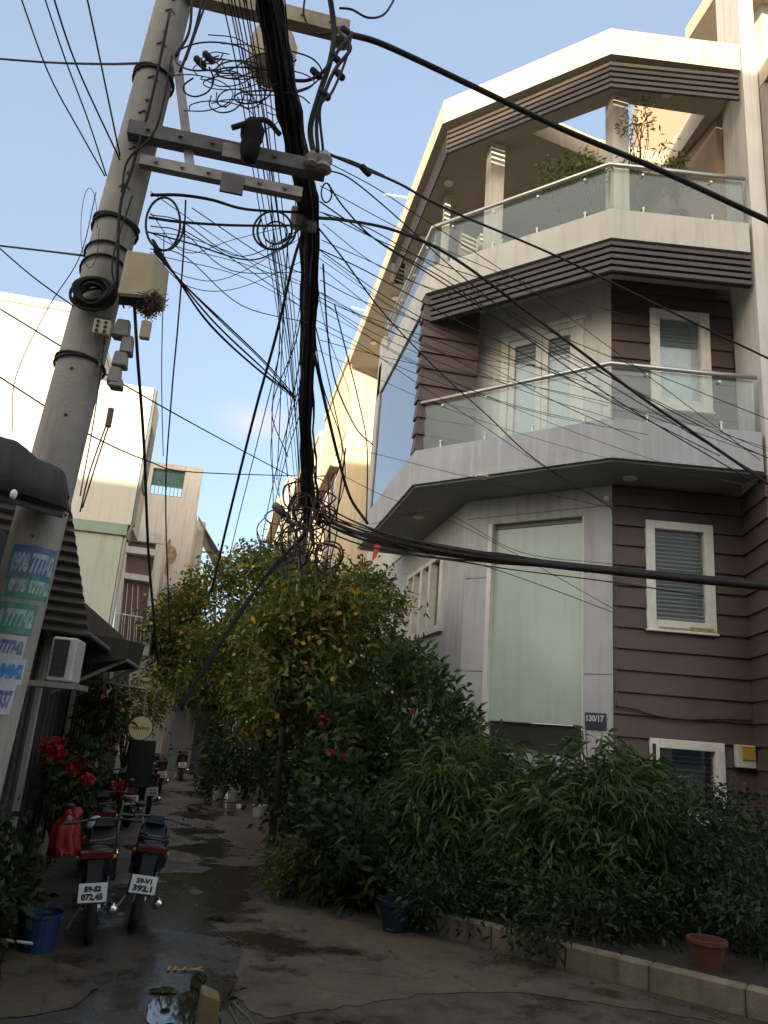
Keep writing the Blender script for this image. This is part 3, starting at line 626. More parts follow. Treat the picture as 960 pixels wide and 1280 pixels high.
for k in range(420):
    a = Vector((rnd.gauss(0, 1), rnd.gauss(0, 1), rnd.gauss(0, .8))).normalized() * .075 * rnd.uniform(.5, 1); d = Vector((rnd.gauss(0, 1), rnd.gauss(0, 1), rnd.gauss(0, 1))).normalized() * rnd.uniform(.03, .07)
    ns.tube([cc + a - d, cc + a + d * .2 + a * .1, cc + a + d], .003, 3)
tag(ns.build('bird_nest', M['nest']), 'shaggy brown nest of twigs stuck under the cream junction box', 'nest')
coil = MB(); cc = at(117, 367, Y=4.50); uu = (at(140, 371, Y=4.5) - at(94, 367, Y=4.5)).normalized(); vv = Vector((0, 0, 1))
for k in range(24):
    rr = .098 + rnd.uniform(-.028, .024); o = Vector((rnd.uniform(-.012, .012), rnd.uniform(-.05, .03), rnd.uniform(-.02, .012))); rz = rnd.uniform(.8, .98)
    coil.tube([cc + o + uu * rr * math.cos(a) + vv * rr * rz * math.sin(a) + Vector((0, -.015 * math.sin(a * 2 + k), 0)) for a in np.linspace(0, 2 * PI, 26)], .0085, 5, cap=False)
tag(coil.build('cable_coil', M['rubber']), 'thick coil of black cable strapped to the face of the concrete pole', 'cable coil')
b = MB(); p = at(128, 411, Y=4.50); b.box(p.x - .05, p.x + .05, p.y - .03, p.y + .03, p.z - .05, p.z + .05); o = b.build('terminal_block', M['box'], None, bevel=.006); tag(o, 'small pale cube terminal with dark holes below the cable coil', 'junction box')
hs = MB()
for i in range(3):
    for j in range(2): hs.lathe([(.011, 0), (.011, -.004)], (p.x - .025 + j * .045, p.y - .0305, p.z - .03 + i * .03), axis=(0, 1, 0), n=8)
hs.build('socket_hole', M['darkgap'], o)
brk = MB()
for (x, y, wd, hg) in ((153, 412, .10, .12), (158, 432, .09, .12), (150, 450, .10, .10), (143, 470, .085, .11), (146, 480, .08, .06)):
    p = at(x, y, Y=4.55); brk.hexa([(p.x - wd / 2 + rnd.uniform(-.02, .02), p.y - .04, p.z - hg / 2), (p.x + wd / 2, p.y - .04, p.z - hg / 2), (p.x + wd / 2, p.y + .05, p.z - hg / 2), (p.x - wd / 2, p.y + .05, p.z - hg / 2), (p.x - wd / 3, p.y - .03, p.z + hg / 2), (p.x + wd / 2.5, p.y - .03, p.z + hg / 2), (p.x + wd / 2.5, p.y + .04, p.z + hg / 2), (p.x - wd / 3, p.y + .04, p.z + hg / 2)])
for k in range(8):
    z = 3.55 + k * .05; brk.lathe([(.012, 0), (.012, .05)], onpole(.75 - k * .01, z, .02), n=6)
tag(brk.build('bracket', M['boxgrey'], None, bevel=.008), 'stacked grey clamps and fuse holders fixed down the side of the pole', 'bracket')
b = MB(); p = at(182, 413, Y=4.5); b.box(p.x - .03, p.x + .03, p.y - .02, p.y + .02, p.z - .06, p.z + .06); tag(b.build('fuse_box', M['box'], None, bevel=.006), 'small pale fuse box dangling beside the stacked grey clamps', 'fuse box')
b = MB(); p = at(137, 522, Y=4.5); b.box(p.x - .016, p.x + .016, p.y - .016, p.y + .016, p.z - .06, p.z + .06); tag(b.build('cable_tag', M['grille'], None, bevel=.004), 'little brown tag hanging on a wire against the bright wall', 'tag')
# splice case and octagonal box on the crossarms
p = at(314, 176, Y=4.45); b = MB(); b.lathe([(.025, -.17), (.05, -.15), (.062, -.10), (.07, -.04), (.06, -.02), (.078, .03), (.082, .09), (.06, .14), (.035, .17)], p, n=14)
tag(b.build('splice_case', M['coverblack'], None, smooth=True), 'black lumpy splice case strapped upright on the dark crossarm', 'splice case')
p = at(341, 66, Y=5.05); b = MB(); b.lathe([(.11, -.25), (.185, -.19), (.19, .10), (.145, .20), (.07, .23)], p, n=8); o = b.build('lantern_box', M['box'], None, bevel=.006); tag(o, 'octagonal cream box hanging behind the thick black cable trunk', 'junction box')
b = MB(); b.tube([p + Vector((0, 0, .2)), p + Vector((0, -.3, .42))], .02, 6); b.build('hanger', M['galv'], o)

# ------------------------------------------------------------------ cables
trunk = thing('trunk_cable', 'thick black trunk of bound cables sweeping from overhead down the alley', 'cable', at(385, 640, Y=10.2))
TP = [(322, -60, 3.5), (340, 20, 4.0), (356, 110, 4.4), (372, 190, 4.8), (386, 262, 5.3), (387, 340, 6.2), (385, 430, 7.4), (383, 520, 8.7), (386, 600, 9.7), (388, 655, 10.2)]
tps = smooth(pix(TP), 5); mb = MB()
TRr = [.072 + (.068 - .072) * i / (len(tps) - 1) + .007 * math.sin(i * 1.7) for i in range(len(tps))]
mb.tube(tps, [q_ * (1 if i < 34 else max(.3, 1 - .06 * (i - 34))) for i, q_ in enumerate(TRr)], 10); mb.build('core', M['rubber'], trunk, smooth=True)
for k in range(26):
    ph = rnd.uniform(0, 6.28); tw = rnd.uniform(.02, .09); pts = []
    for i, p in enumerate(tps):
        t = (tps[min(i + 1, len(tps) - 1)] - tps[max(0, i - 1)]).normalized(); a = t.orthogonal().normalized(); a = Vector((1, 0, 0)) - t * t.x; a.normalize(); c = t.cross(a)
        sp = 1.0 + (1.1 * max(0, (i - 33) / 12)) * abs(math.sin(k * 2.3)); rr = (TRr[i] + .004) * sp * rnd.uniform(.93, 1.10)
        pts.append(p + a * rr * math.cos(ph + tw * i) + c * rr * math.sin(ph + tw * i))
    mb = MB(); mb.tube(pts, rnd.choice((.007, .009, .011)), 4); mb.build('strand', M['cable_brown'] if k % 5 == 0 else (M['cable_grey'] if k % 7 == 1 else M['rubber']), trunk, smooth=True)
b = MB(); p = at(380, 274, Y=5.40); b.lathe([(.10, -.09), (.108, -.07), (.108, .07), (.10, .09)], p, axis=(0.05, .6, -.8), n=14); b.build('clamp_sleeve', M['darkmetal'], trunk)

side = thing('trunk_cable', 'black cable trunk running past the house front towards the street', 'cable', at(700, 705, Y=8))
SP = [(392, 640, 10.1), (430, 660, 9.8), (480, 676, 9.4), (560, 690, 8.9), (640, 700, 8.4), (740, 711, 7.8), (850, 722, 7.2), (1010, 737, 6.4)]
sps = smooth(pix(SP), 5); mb = MB(); mb.tube(sps, [.016 + .024 * min(1, i / 12) for i in range(len(sps))], 8); mb.build('core', M['rubber'], side, smooth=True)
for k in range(16):
    ph = rnd.uniform(0, 6.28); pts = []
    for i, p in enumerate(sps):
        f_ = max(0, 1 - i / 22); rr = .036 + .20 * f_ * abs(math.sin(1.7 * k + 1)); pts.append(p + Vector((0, math.cos(ph + i * .08) * rr * .7, math.sin(ph + i * .05) * rr * (1 if i > 18 else .8))))
    mb = MB(); mb.tube(pts, rnd.choice((.008, .010, .012)), 4); mb.build('strand', M['rubber'], side, smooth=True)
down = thing('trunk_cable', 'black cable trunk slanting down across the flowering tree', 'cable', at(300, 770, Y=8.8))
dps = smooth(pix([(388, 660, 10.0), (360, 690, 9.6), (325, 730, 9.1), (285, 790, 8.7), (250, 845, 8.4), (226, 885, 8.3)]), 5)
mb = MB(); mb.tube(dps, .016, 7); mb.build('core', M['coverblack'], down, smooth=True)
for k in range(6):
    ph = k * 1.05; mb = MB(); mb.tube([p + Vector((math.cos(ph + i * .15) * .017 + .008 * math.sin(i * 1.3 + k), 0, math.sin(ph + i * .15) * .017 + .008 * math.sin(i * .9 + k * 2))) for i, p in enumerate(dps)], .009, 4); mb.build('strand', M['cable_brown'] if k == 2 else M['coverblack'], down, smooth=True)

# the tangle where the trunks meet
for k in range(30):
    cx_, cy_ = rnd.gauss(383, 18), rnd.gauss(655, 26); rx, ry = rnd.uniform(8, 30), rnd.uniform(8, 30); ph = rnd.uniform(0, 6.3); Yc = rnd.uniform(9.6, 10.5); pts = []
    nn_ = 9 if k % 3 else 12
    for j in range(nn_):
        a = ph + j * 2 * PI / 8.5 * rnd.uniform(.9, 1.1); pts.append((cx_ + rx * math.cos(a), cy_ + ry * math.sin(a), Yc + .25 * math.sin(a * .7 + k)))
    cable('loop_cable', pts, rnd.choice((.008, .010, .013)), 'loose brown and black cable loop in the knot where the cable trunks meet', 'cable', 'cable loops knotted above the flowering tree', 'cable_brown' if k % 2 else 'rubber')
for k in range(12):
    x0 = 352 + k * 6; pts = [(x0 + rnd.uniform(-4, 4), 610 + rnd.uniform(-20, 30), 10.1), (x0 + rnd.uniform(-8, 8), 660, 10.1), (x0 + rnd.uniform(-6, 6), 700, 10.0), (x0 + rnd.uniform(-10, 10), 735 + rnd.uniform(-10, 20), 9.9)]
    cable('hanging_cable', pts, .009, 'loose cable end dangling below the knot of cable loops', 'cable', 'cable ends dangling from the knot', 'cable_brown' if k % 2 else 'rubber')
# messy jumpers by the upper crossarm
for k in range(28):
    cx_, cy_ = rnd.uniform(236, 350), rnd.uniform(60, 135); pts = []; ph = rnd.uniform(0, 6.3); rx, ry = rnd.uniform(14, 50), rnd.uniform(8, 26)
    for j in range(7):
        a = ph + j * .75; pts.append((cx_ + rx * math.cos(a) + j * 3, cy_ + ry * math.sin(a) + j * 3, 4.5 + .2 * math.sin(j + k)))
    cable('jumper_cable', pts, rnd.choice((.004, .005, .006)), 'thin curling jumper wire between the pole and the black splice case', 'cable', 'jumper wires curling beside the pole top')
# thick conductors around the crossarm ends
for pts, r, lb in (
 ([(408, -30, 4.4), (417, 30, 4.5), (414, 70, 4.5), (398, 120, 4.5), (388, 160, 4.5), (393, 195, 4.45)], .022, 'stiff black conductor dropping past the end of the cream crossarm'),
 ([(425, 42, 4.5), (438, 60, 4.45), (420, 85, 4.45), (408, 110, 4.45), (396, 150, 4.45), (398, 195, 4.45)], .014, 'black conductor with splice knots looping from the cream crossarm end'),
 ([(440, 40, 4.5), (432, 75, 4.45), (415, 115, 4.4), (400, 135, 4.4), (404, 190, 4.45)], .010, 'thin conductor hanging just outside the knotted conductor'),
 ([(360, 100, 4.6), (385, 100, 4.5), (405, 88, 4.45), (425, 60, 4.45), (440, 42, 4.5)], .013, 'black conductor bowed under the cream crossarm'),
 ([(382, -10, 4.5), (380, 20, 4.5), (395, 42, 4.5), (420, 40, 4.5)], .008, 'black lead curling over the cream crossarm tip'),
 ([(424, 10, 4.6), (440, 12, 4.6), (460, 22, 4.6), (480, 18, 4.7), (495, -5, 4.8)], .009, 'short black lead waving into the open sky beyond the cream crossarm'),
 ([(290, 160, 4.4), (330, 150, 4.4), (350, 168, 4.5)], .020, 'fat black lead behind the splice case'),
 ([(188, 244, 4.6), (225, 244, 4.6), (265, 250, 4.7), (310, 262, 5.1), (385, 266, 5.3)], .011, 'upper of the two level cables from the pole to the trunk clamp'),
 ([(186, 272, 4.6), (230, 278, 4.7), (300, 282, 5.0), (385, 282, 5.35)], .010, 'lower of the two level cables from the pole to the trunk clamp'),
 ([(185, 290, 4.6), (240, 305, 4.8), (310, 325, 5.1), (350, 310, 5.2), (385, 275, 5.35)], .006, 'slack cable sagging under the two level cables'),
 ([(395, 272, 5.4), (430, 275, 5.7), (480, 284, 6.0), (525, 300, 6.2), (560, 318, 6.3), (600, 345, 6.3), (660, 390, 6.3), (720, 435, 6.2), (800, 495, 6.1), (880, 550, 6.0), (990, 625, 5.8)], .015, 'heavy black service cable leaving the trunk clamp and crossing both balconies'),
 ([(432, 42, 4.55), (470, 52, 4.6), (520, 74, 4.65), (600, 112, 4.7), (700, 160, 4.75), (830, 215, 4.75), (990, 290, 4.7)], .024, 'thickest single black cable crossing the terrace in front of the roof'),
 ([(380, 285, 5.4), (366, 330, 5.6), (345, 420, 6.0), (320, 510, 6.5), (290, 630, 7.2), (264, 740, 7.9)], .013, 'dark straight drop cable falling from the clamp to the tree'),
 ([(168, 385, 4.5), (172, 450, 4.6), (180, 560, 5.2), (186, 700, 6.0), (198, 830, 6.6)], .011, 'dark drop cable hanging from the junction box down the alley'),
 ([(393, 443, 7.4), (408, 510, 8.0), (423, 572, 8.8), (438, 622, 9.3), (460, 655, 9.4)], .020, 'black cable peeling off the trunk beside the lit wall'),
 ([(404, 330, 6.0), (410, 420, 7.0), (420, 480, 7.8), (445, 535, 8.4), (466, 556, 8.6)], .009, 'slack black cable bowing over the lit wall'),
 ([(418, 380, 7.0), (433, 440, 7.4), (448, 500, 8.0), (459, 560, 8.6), (458, 655, 9.3)], .008, 'thin cable hanging down along the blue glass edge'),
 ([(432, 560, 8.8), (427, 600, 9.0), (420, 650, 9.6)], .011, 'short black cable dropping into the knot beside the grey wall'),
 ([(205, 290, 4.6), (203, 400, 4.8), (202, 480, 5.1), (204, 570, 5.6)], .0035, 'thinnest straight wire hanging beside the junction box'),
 ([(232, 250, 4.7), (229, 320, 4.8), (222, 410, 5.0), (214, 500, 5.4), (207, 620, 6.0), (212, 790, 6.6)], .006, 'wavy wire hanging between the pole and the fan of wires'),
 ([(165, 245, 4.5), (140, 330, 4.45), (155, 385, 4.45)], .006, 'black cable wound down the face of the pole'),
 ([(212, 15, 4.5), (190, 120, 4.5), (165, 210, 4.5), (150, 260, 4.5), (146, 360, 4.5)], .010, 'black cable running straight down the pole face'),
 ([(215, 70, 4.5), (195, 160, 4.45), (160, 200, 4.5), (152, 240, 4.5)], .008, 'second black cable slanting across the pole above the binding'),
): cable('cable', pts, r, lb)
def lp(cx_, cy_, rx, ry, Yc, r, lb, turns=1.0, m='rubber'):
    cable('loop_cable', [(cx_ + rx * math.cos(a) * (1 - .03 * a), cy_ + ry * math.sin(a), Yc + .03 * math.sin(a * 2)) for a in np.linspace(0, 2 * PI * turns, int(14 * turns))], r, lb)
lp(205, 280, 25, 33, 4.45, .008, 'round cable loop hung on the pole just above the junction box', 1.4)
lp(342, 288, 28, 24, 5.2, .009, 'wide flat cable loop hung beside the trunk clamp', 1.6)
lp(345, 291, 17, 14, 5.15, .007, 'small flat cable loop inside the wide one beside the trunk clamp', 1.2)
lp(408, 241, 7, 12, 4.6, .006, 'little wire ring under the crossarm end', 1.0)
lp(112, 285, 12, 50, 4.5, .002, 'hair thin wire loop curling off the pole', 1.0)
# knots on conductors
for x, y, Yd in ((433, 40, 4.5), (419, 72, 4.45), (406, 118, 4.45), (424, 93, 4.45), (395, 92, 4.5), (457, 213, 4.6), (261, 72, 4.5), (250, 78, 4.5)):
    p = at(x, y, Y=Yd); b = MB(); b.lathe([(.01, -.05), (.024, -.04), (.026, .0), (.024, .04), (.01, .05)], p, axis=(.8, .2, -.5), n=8); tag(b.build('cable_joint', M['rubber'], None, smooth=True), 'taped black joint on a conductor near the crossarms', 'cable joint', 'taped cable joints near the crossarms')

# fans of thin wires
G1 = 'thin wires strung from above down to the knot'
for k, (x, xe) in enumerate(((272, 372), (280, 376), (284, 378), (288, 379), (294, 380), (303, 382), (309, 383), (318, 384), (345, 392), (354, 394), (300, 381))):
    e = rnd.uniform(-3, 3); cable('wire', [(x, -25, 3.6), (x + (xe - x) * .25, 90, 4.3), (x + (xe - x) * .5 + e, 240, 5.4), (x + (xe - x) * .8 + e, 420, 7.6), (xe, 640, 10.1)], .0045, 'thin dark wire falling alongside the thick trunk to the knot', 'wire', G1)
G2 = 'thin wires fanning from the pole to the trunk'
for k in range(6):
    e = k * 5 + rnd.uniform(-5, 5); cable('wire', [(192, 300 + k * 3, 4.6), (222 + e * .4, 350 + e * .3, 5.0), (262 + e * .8, 408 - e * .2, 5.6), (318 + e * .6, 460 - e * .3, 6.6), (370, 497 + (k % 2) * 3, 8.0)], .005 if k % 2 else .007, 'thin wire swooping in a bunch from the pole to the trunk', 'wire', G2)
G3 = 'thin wires fanning from the pole beyond the alley'
for pts in (([(350, 440, 7), (325, 540, 8.5), (300, 640, 10), (288, 690, 11)]), ([(378, 470, 8), (352, 560, 9), (334, 640, 10.5), (325, 690, 11)]), ([(381, 500, 8.4), (358, 570, 9.2), (342, 640, 10.4), (338, 690, 11)]), ([(340, 300, 5.3), (350, 420, 6.5), (340, 520, 8), (342, 640, 10)]), ([(360, 300, 5.3), (352, 440, 7), (350, 520, 8), (346, 600, 10)]), ([(335, 180, 5), (345, 330, 6), (362, 450, 7.5), (372, 560, 9), (374, 650, 10)])):
    cable('wire', pts, .006, 'thin wire dropping from the trunk across open sky to the tree', 'wire', G3)
G4 = 'service wires running from the trunk to the house'
for pts, r in (
 ([(405, 190, 4.5), (455, 211, 4.8), (500, 230, 5.2), (560, 262, 5.6), (700, 322, 6.0), (850, 395, 6.2), (1000, 467, 6.2)], .011),
 ([(405, 192, 4.5), (440, 202, 4.8), (480, 220, 5.1)], .010),
 ([(408, 202, 4.5), (470, 235, 4.9), (520, 268, 5.3), (570, 300, 5.7), (660, 360, 6.1), (770, 440, 6.2), (950, 575, 6.2)], .004),
 ([(408, 212, 4.5), (440, 225, 4.8), (500, 275, 5.4), (560, 330, 6.0), (640, 395, 6.5), (760, 470, 6.6), (900, 545, 6.6), (1000, 590, 6.5)], .006),
 ([(410, 230, 4.6), (432, 262, 5.0), (470, 300, 5.6), (540, 345, 6.2), (640, 410, 6.8), (770, 500, 7.0), (955, 610, 7.0)], .007),
 ([(400, 252, 4.8), (440, 280, 5.4), (500, 318, 6.0), (560, 352, 6.5), (650, 415, 7.0), (760, 480, 7.2), (960, 600, 7.0)], .006),
 ([(402, 300, 5.8), (470, 330, 6.4), (530, 358, 6.9), (600, 388, 7.2), (720, 450, 7.4), (880, 530, 7.3), (1000, 580, 7.0)], .004),
 ([(400, 312, 5.8), (450, 335, 6.2), (500, 362, 6.8), (560, 395, 7.2), (650, 440, 7.4), (760, 500, 7.5), (900, 570, 7.3)], .006),
 ([(400, 350, 6.2), (450, 375, 7), (520, 400, 7.6), (600, 430, 7.9), (700, 470, 8.0), (800, 515, 8.0), (955, 570, 8)], .0045),
 ([(400, 372, 6.4), (440, 390, 7), (500, 410, 7.6), (580, 440, 7.9), (680, 495, 8), (800, 550, 8.2)], .0045),
 ([(398, 285, 5.5), (430, 325, 6.0), (470, 380, 6.6), (510, 425, 7.4), (560, 475, 7.8), (610, 520, 8.0), (670, 575, 8.2), (765, 635, 8.8)], .008),
 ([(395, 400, 7.0), (450, 430, 7.8), (520, 478, 8.2), (600, 530, 8.4), (690, 590, 8.8), (765, 632, 9.0)], .004),
 ([(400, 425, 7.0), (455, 440, 7.8), (520, 455, 8.2), (600, 470, 8.3), (700, 490, 8.4), (830, 520, 8.4), (960, 560, 8)], .004),
 ([(440, 560, 9), (500, 575, 9.2), (560, 590, 9.2), (640, 608, 9), (765, 635, 9)], .004),
 ([(430, 595, 9.2), (480, 620, 9.2), (560, 650, 9.0), (640, 690, 8.8), (765, 760, 9.2)], .004),
 ([(480, 690, 9.3), (560, 700, 8.9), (640, 712, 8.6), (760, 727, 8.3), (880, 745, 8)], .008),
 ([(470, 670, 9.4), (540, 695, 8.9), (600, 706, 8.7), (680, 733, 8.6), (765, 765, 9.0)], .005),
 ([(465, 655, 9.5), (550, 640, 9.2), (650, 690, 9), (765, 705, 9.2)], .004),
 ([(400, 265, 5.3), (460, 285, 5.8), (520, 320, 6.4), (600, 368, 6.9), (700, 420, 7.2), (850, 480, 7.3), (1000, 540, 7)], .005),
): cable('wire', pts, r, 'service wire crossing the sky from the trunk towards the balconies', 'wire', G4)
G5 = 'wires reaching the pole from the open sky'
for pts, r in (([(20, -20, 4.0), (60, 90, 4.3), (100, 165, 4.5), (131, 220, 4.6)], .005), ([(50, -20, 4.0), (80, 70, 4.2), (110, 150, 4.5), (133, 220, 4.6)], .005), ([(60, -25, 3.9), (95, 80, 4.3), (150, 200, 4.55)], .006), ([(105, -20, 4), (120, 50, 4.3), (150, 195, 4.55)], .006), ([(-20, 72, 6), (60, 78, 5.6), (130, 80, 5), (178, 79, 4.6)], .009), ([(-20, 305, 6), (50, 313, 5.5), (108, 320, 4.8)], .008), ([(-10, 302, 5), (40, 345, 4.8), (92, 383, 4.6)], .005), ([(-10, 380, 5), (75, 432, 4.8), (150, 478, 5.2), (260, 540, 7), (372, 600, 10)], .006), ([(-10, 465, 5), (52, 505, 5), (115, 545, 5.4), (187, 577, 6.4), (240, 590, 7.6), (372, 595, 10)], .006), ([(240, 260, 4.8), (330, 320, 5.6), (385, 345, 6.2)], .004), ([(225, 285, 4.7), (300, 330, 5.4), (385, 390, 6.6)], .004), ([(200, 320, 4.6), (300, 345, 5.4), (380, 385, 6.6)], .003), ([(120, 240, 4.5), (100, 320, 4.4), (60, 385, 4.4), (20, 470, 4.4), (15, 540, 4.4)], .003), ([(240, 0, 4.5), (236, 40, 4.5), (220, 70, 4.5)], .010), ([(255, -10, 4.5), (243, 40, 4.5), (225, 90, 4.5)], .010), ([(262, -10, 4.5), (248, 30, 4.5), (232, 75, 4.5)], .008), ([(131, 420, 4.5), (118, 520, 4.6), (100, 620, 4.7)], .004), ([(140, 520, 4.6), (120, 580, 4.8), (103, 635, 4.9)], .005), ([(136, 522, 4.6), (112, 590, 4.8), (100, 640, 4.9)], .005)):
    cable('wire', pts, r, 'wire tied to the concrete pole and running off across the sky', 'wire', G5)
for k in range(15):   # many fine service drops crossing the open sky and the balconies
    x0, y0, Y0 = 396 + rnd.uniform(-4, 8), rnd.uniform(215, 440), 0; Y0 = 4.6 + (y0 - 215) / 225 * 2.8; x2, y2 = rnd.uniform(600, 1000), 0; y2 = y0 + (x2 - x0) * rnd.uniform(.38, .62) * (1 - .25 * (y0 - 215) / 225); m1 = rnd.uniform(8, 26)
    cable('wire', [(x0, y0, Y0), (x0 + (x2 - x0) * .3, y0 + (y2 - y0) * .3 + m1, Y0 + .7), (x0 + (x2 - x0) * .65, y0 + (y2 - y0) * .65 + m1, min(7.6, Y0 + 1.4)), (x2, y2, min(7.9, Y0 + 2))], rnd.choice((.003, .0035, .0045)), 'service wire crossing the sky from the trunk towards the balconies', 'wire', G4)
for k in range(8):   # slack drops around the trunk
    x0, y0 = 384 + rnd.uniform(-10, 14), rnd.uniform(260, 470); Y0 = 5.3 + (y0 - 262) / 250 * 3.2; x2 = x0 + rnd.uniform(-70, 55); y2 = rnd.uniform(560, 690)
    cable('wire', [(x0, y0, Y0), (x0 + (x2 - x0) * .55 + rnd.uniform(-12, 12), y0 + (y2 - y0) * .4, Y0 + 1.3), (x2 + rnd.uniform(-8, 8), y0 + (y2 - y0) * .75, 9.0), (385 + (x2 - 385) * .5, y2, 10)], rnd.choice((.004, .005, .007)), 'slack wire drooping beside the trunk into the knot', 'wire', 'slack wires drooping beside the trunk')
for k in range(9):   # fine wires between pole, junction box and trunk
    y0 = rnd.uniform(235, 330); cable('wire', [(188, y0, 4.6), (230 + rnd.uniform(-10, 10), y0 + rnd.uniform(5, 50), 4.8), (300 + rnd.uniform(-12, 12), y0 + rnd.uniform(10, 80), 5.4), (384, 275 + rnd.uniform(0, 130), 5.8)], rnd.choice((.003, .004)), 'fine wire slung between the pole and the trunk', 'wire', 'fine wires slung between the pole and the trunk')
# where the street the street lamp hangs, with a slim second pole inside the tree
p2 = thing('utility_pole', 'slim dark steel pole standing inside the flowering tree under the cable knot', 'utility pole', (.93, 10.4, 0))
MB().tube([(.93, 10.4, 0), (.93, 10.4, 4.6)], [.05, .04], 10).build('pole_shaft', M['darkmetal'], p2, smooth=True)
sl_ = thing('street_lamp', 'small grey street lamp head sticking out of the cable knot', 'street lamp', at(365, 655, Y=10.2))
a_, b_ = at(342, 630, Y=10.0), at(357, 645, Y=10.1); ax_ = (b_ - a_)
MB().lathe([(.035, 0), (.055, .02), (.06, .10), (.05, .2), (.03, .24)], a_, axis=ax_, n=12).build('lamp_head', M['lamp'], sl_, smooth=True)
MB().tube([b_, at(368, 662, Y=10.25), at(378, 690, Y=10.38)], .018, 7).build('lamp_arm', M['lamp'], sl_)

# ------------------------------------------------------------------ buildings of the left side
def Yx(px, py, Y): return at(px, py, Y=Y)
a = thing('row_house', 'tallest sunlit cream house wall behind the utility pole', 'house', (-7, 18, 0))
b = MB(); b.box(-13, -3.62, 16, 24, 0, 9.72); b.build('wall', M['cream_wall'], a)
b = MB(); b.box(-13.05, -3.60, 15.96, 24.04, 9.722, 9.90); b.build('parapet', M['cream_wall'], a)
b = MB(); b.box(-9, -4.75, 21.6, 23.9, 9.903, 12.5); b.build('sun_blocker', M['cream_wall'], a)  # unseen block added to keep the sun off the weathered house behind
a = thing('row_house', 'narrow cream house with a green band across its blank end wall', 'house', (-3, 18, 0))
b = MB(); b.box(-3.60, -2.13, 16.03, 17.6, 5.22, 8.28); b.build('upper_wall', M['cream_wall'], a)
b = MB(); b.box(-3.60, -2.24, 16.06, 16.7, 0, 4.98); b.build('lower_wall', M['palegreen'], a)
b = MB(); b.box(-3.60, -2.18, 16.0, 16.7, 4.985, 5.21); b.build('green_band', M['greenband'], a)
b = MB(); b.box(-2.125, -2.10, 16.6, 17.3, 6.2, 7.6); b.build('side_window', M['bluegrey'], a)
b = MB(); b.tube([(-2.2, 16.1, 0), (-2.2, 16.1, 4.9), (-2.09, 16.1, 5.3), (-2.09, 16.1, 8.2)], .035, 8); b.build('drain_pipe', M['greywall2'], a)
b = MB(); b.box(-2.125, -2.07, 16.05, 16.22, 5.22, 8.28); b.build('corner_strip', M['bluegrey'], a)
cH = thing('row_house', 'weathered house end wall with a teal window grille and brown damp stain', 'house', (-2.7, 31, 0))
wallK = Wall((0, 30.0), (1, 0), (0, -1))
def rectpx(x0, y0, x1, y1, Y): p, q = at(x0, y0, Y=Y), at(x1, y1, Y=Y); return (min(p.x, q.x), max(p.x, q.x), min(p.z, q.z), max(p.z, q.z))
wh = (-3.5, -2.28, 9.7, 10.78)
b = MB(); wallK.panel(b, -3.9, -1.62, 0, 11.02, -.2, 0, [wh]); b.box(-3.9, -1.62, 30.21, 34.5, 0, 9.2); b.build('wall', M['pale_weathered'], cH)
b = MB(); 
for k in range(9): wallK.box(b, wh[0] + k * .148, wh[0] + k * .148 + .02, wh[2], wh[3], -.1, -.08)
for k in range(9):
    x = wh[0] + k * .148; q0, q1 = min(x + .5, wh[1] - .02), min(x + .52, wh[1])
    b.hexa([wallK.p(x, 10.1, -.09), wallK.p(x + .02, 10.1, -.09), wallK.p(x + .02, 10.1, -.08), wallK.p(x, 10.1, -.08), wallK.p(q0, wh[3], -.09), wallK.p(q1, wh[3], -.09), wallK.p(q1, wh[3], -.08), wallK.p(q0, wh[3], -.08)])
wallK.box(b, wh[0], wh[1], 10.09, 10.13, -.11, -.07); wallK.box(b, wh[0], wh[1], 9.7, 9.74, -.11, -.07)
o = b.build('window_grille', M['teal'], cH)
b = MB(); wallK.box(b, wh[0], wh[1], 10.13, 10.78, -.16, -.15); b.build('window_screen', M['teal'], o)
st = MB(); ctr = at(210, 695, Y=30)
for (x, z, rx, rz) in ((0, 0, .17, .45), (.13, .18, .13, .22), (.21, .03, .11, .27), (.03, -.42, .08, .33), (-.03, .45, .06, .24), (.1, -.15, .15, .18)):
    st.add([(ctr.x + x + rx * math.cos(t) * (1 + .12 * math.sin(5 * t + x * 30)), 29.996 - .0015 * len(st.f), ctr.z + z + rz * math.sin(t) * (1 + .1 * math.sin(7 * t))) for t in np.linspace(0, 6.1, 24)], [tuple(range(24))])
st.build('damp_stain', M['stain'], cH)
b = MB(); p = at(213, 700, Y=29.9); q = at(204, 760, Y=29.9); b.tube([p, q], .02, 6); p = at(205, 735, Y=29.85); q = at(225, 738, Y=29.85); b.tube([p, q], .025, 6); b.build('drain_pipe', M['greywall2'], cH)
by = thing('balcony_bay', 'white balcony bay with brown grille door and pale railing beside the green-banded house', 'balcony', (-2.6, 28, 0))
YB = 27.4
def bayq(mb, pts, y0, y1):
    q = [at(x, y, Y=YB) for x, y in pts]; mb.hexa([Vector((p.x, YB + y0, p.z)) for p in q] if False else [Vector((q[0].x, YB + y0, q[0].z)), Vector((q[1].x, YB + y0, q[1].z)), Vector((q[1].x, YB + y1, q[1].z)), Vector((q[0].x, YB + y1, q[0].z)), Vector((q[3].x, YB + y0, q[3].z)), Vector((q[2].x, YB + y0, q[2].z)), Vector((q[2].x, YB + y1, q[2].z)), Vector((q[3].x, YB + y1, q[3].z))])
b = MB(); bayq(b, [(159, 674), (204, 680), (206, 668), (161, 661)], 0, 1.4)
bayq(b, [(177, 816), (186, 817), (206, 681), (195, 680)], .003, 1.4); bayq(b, [(154, 690), (194, 695), (195, 687), (155, 682)], -.05, 1.4); bayq(b, [(150, 815), (186, 820), (187, 812), (151, 806)], -.12, 1.4); bayq(b, [(140, 800), (147, 800), (160, 675), (155, 675)], .002, 1.4)
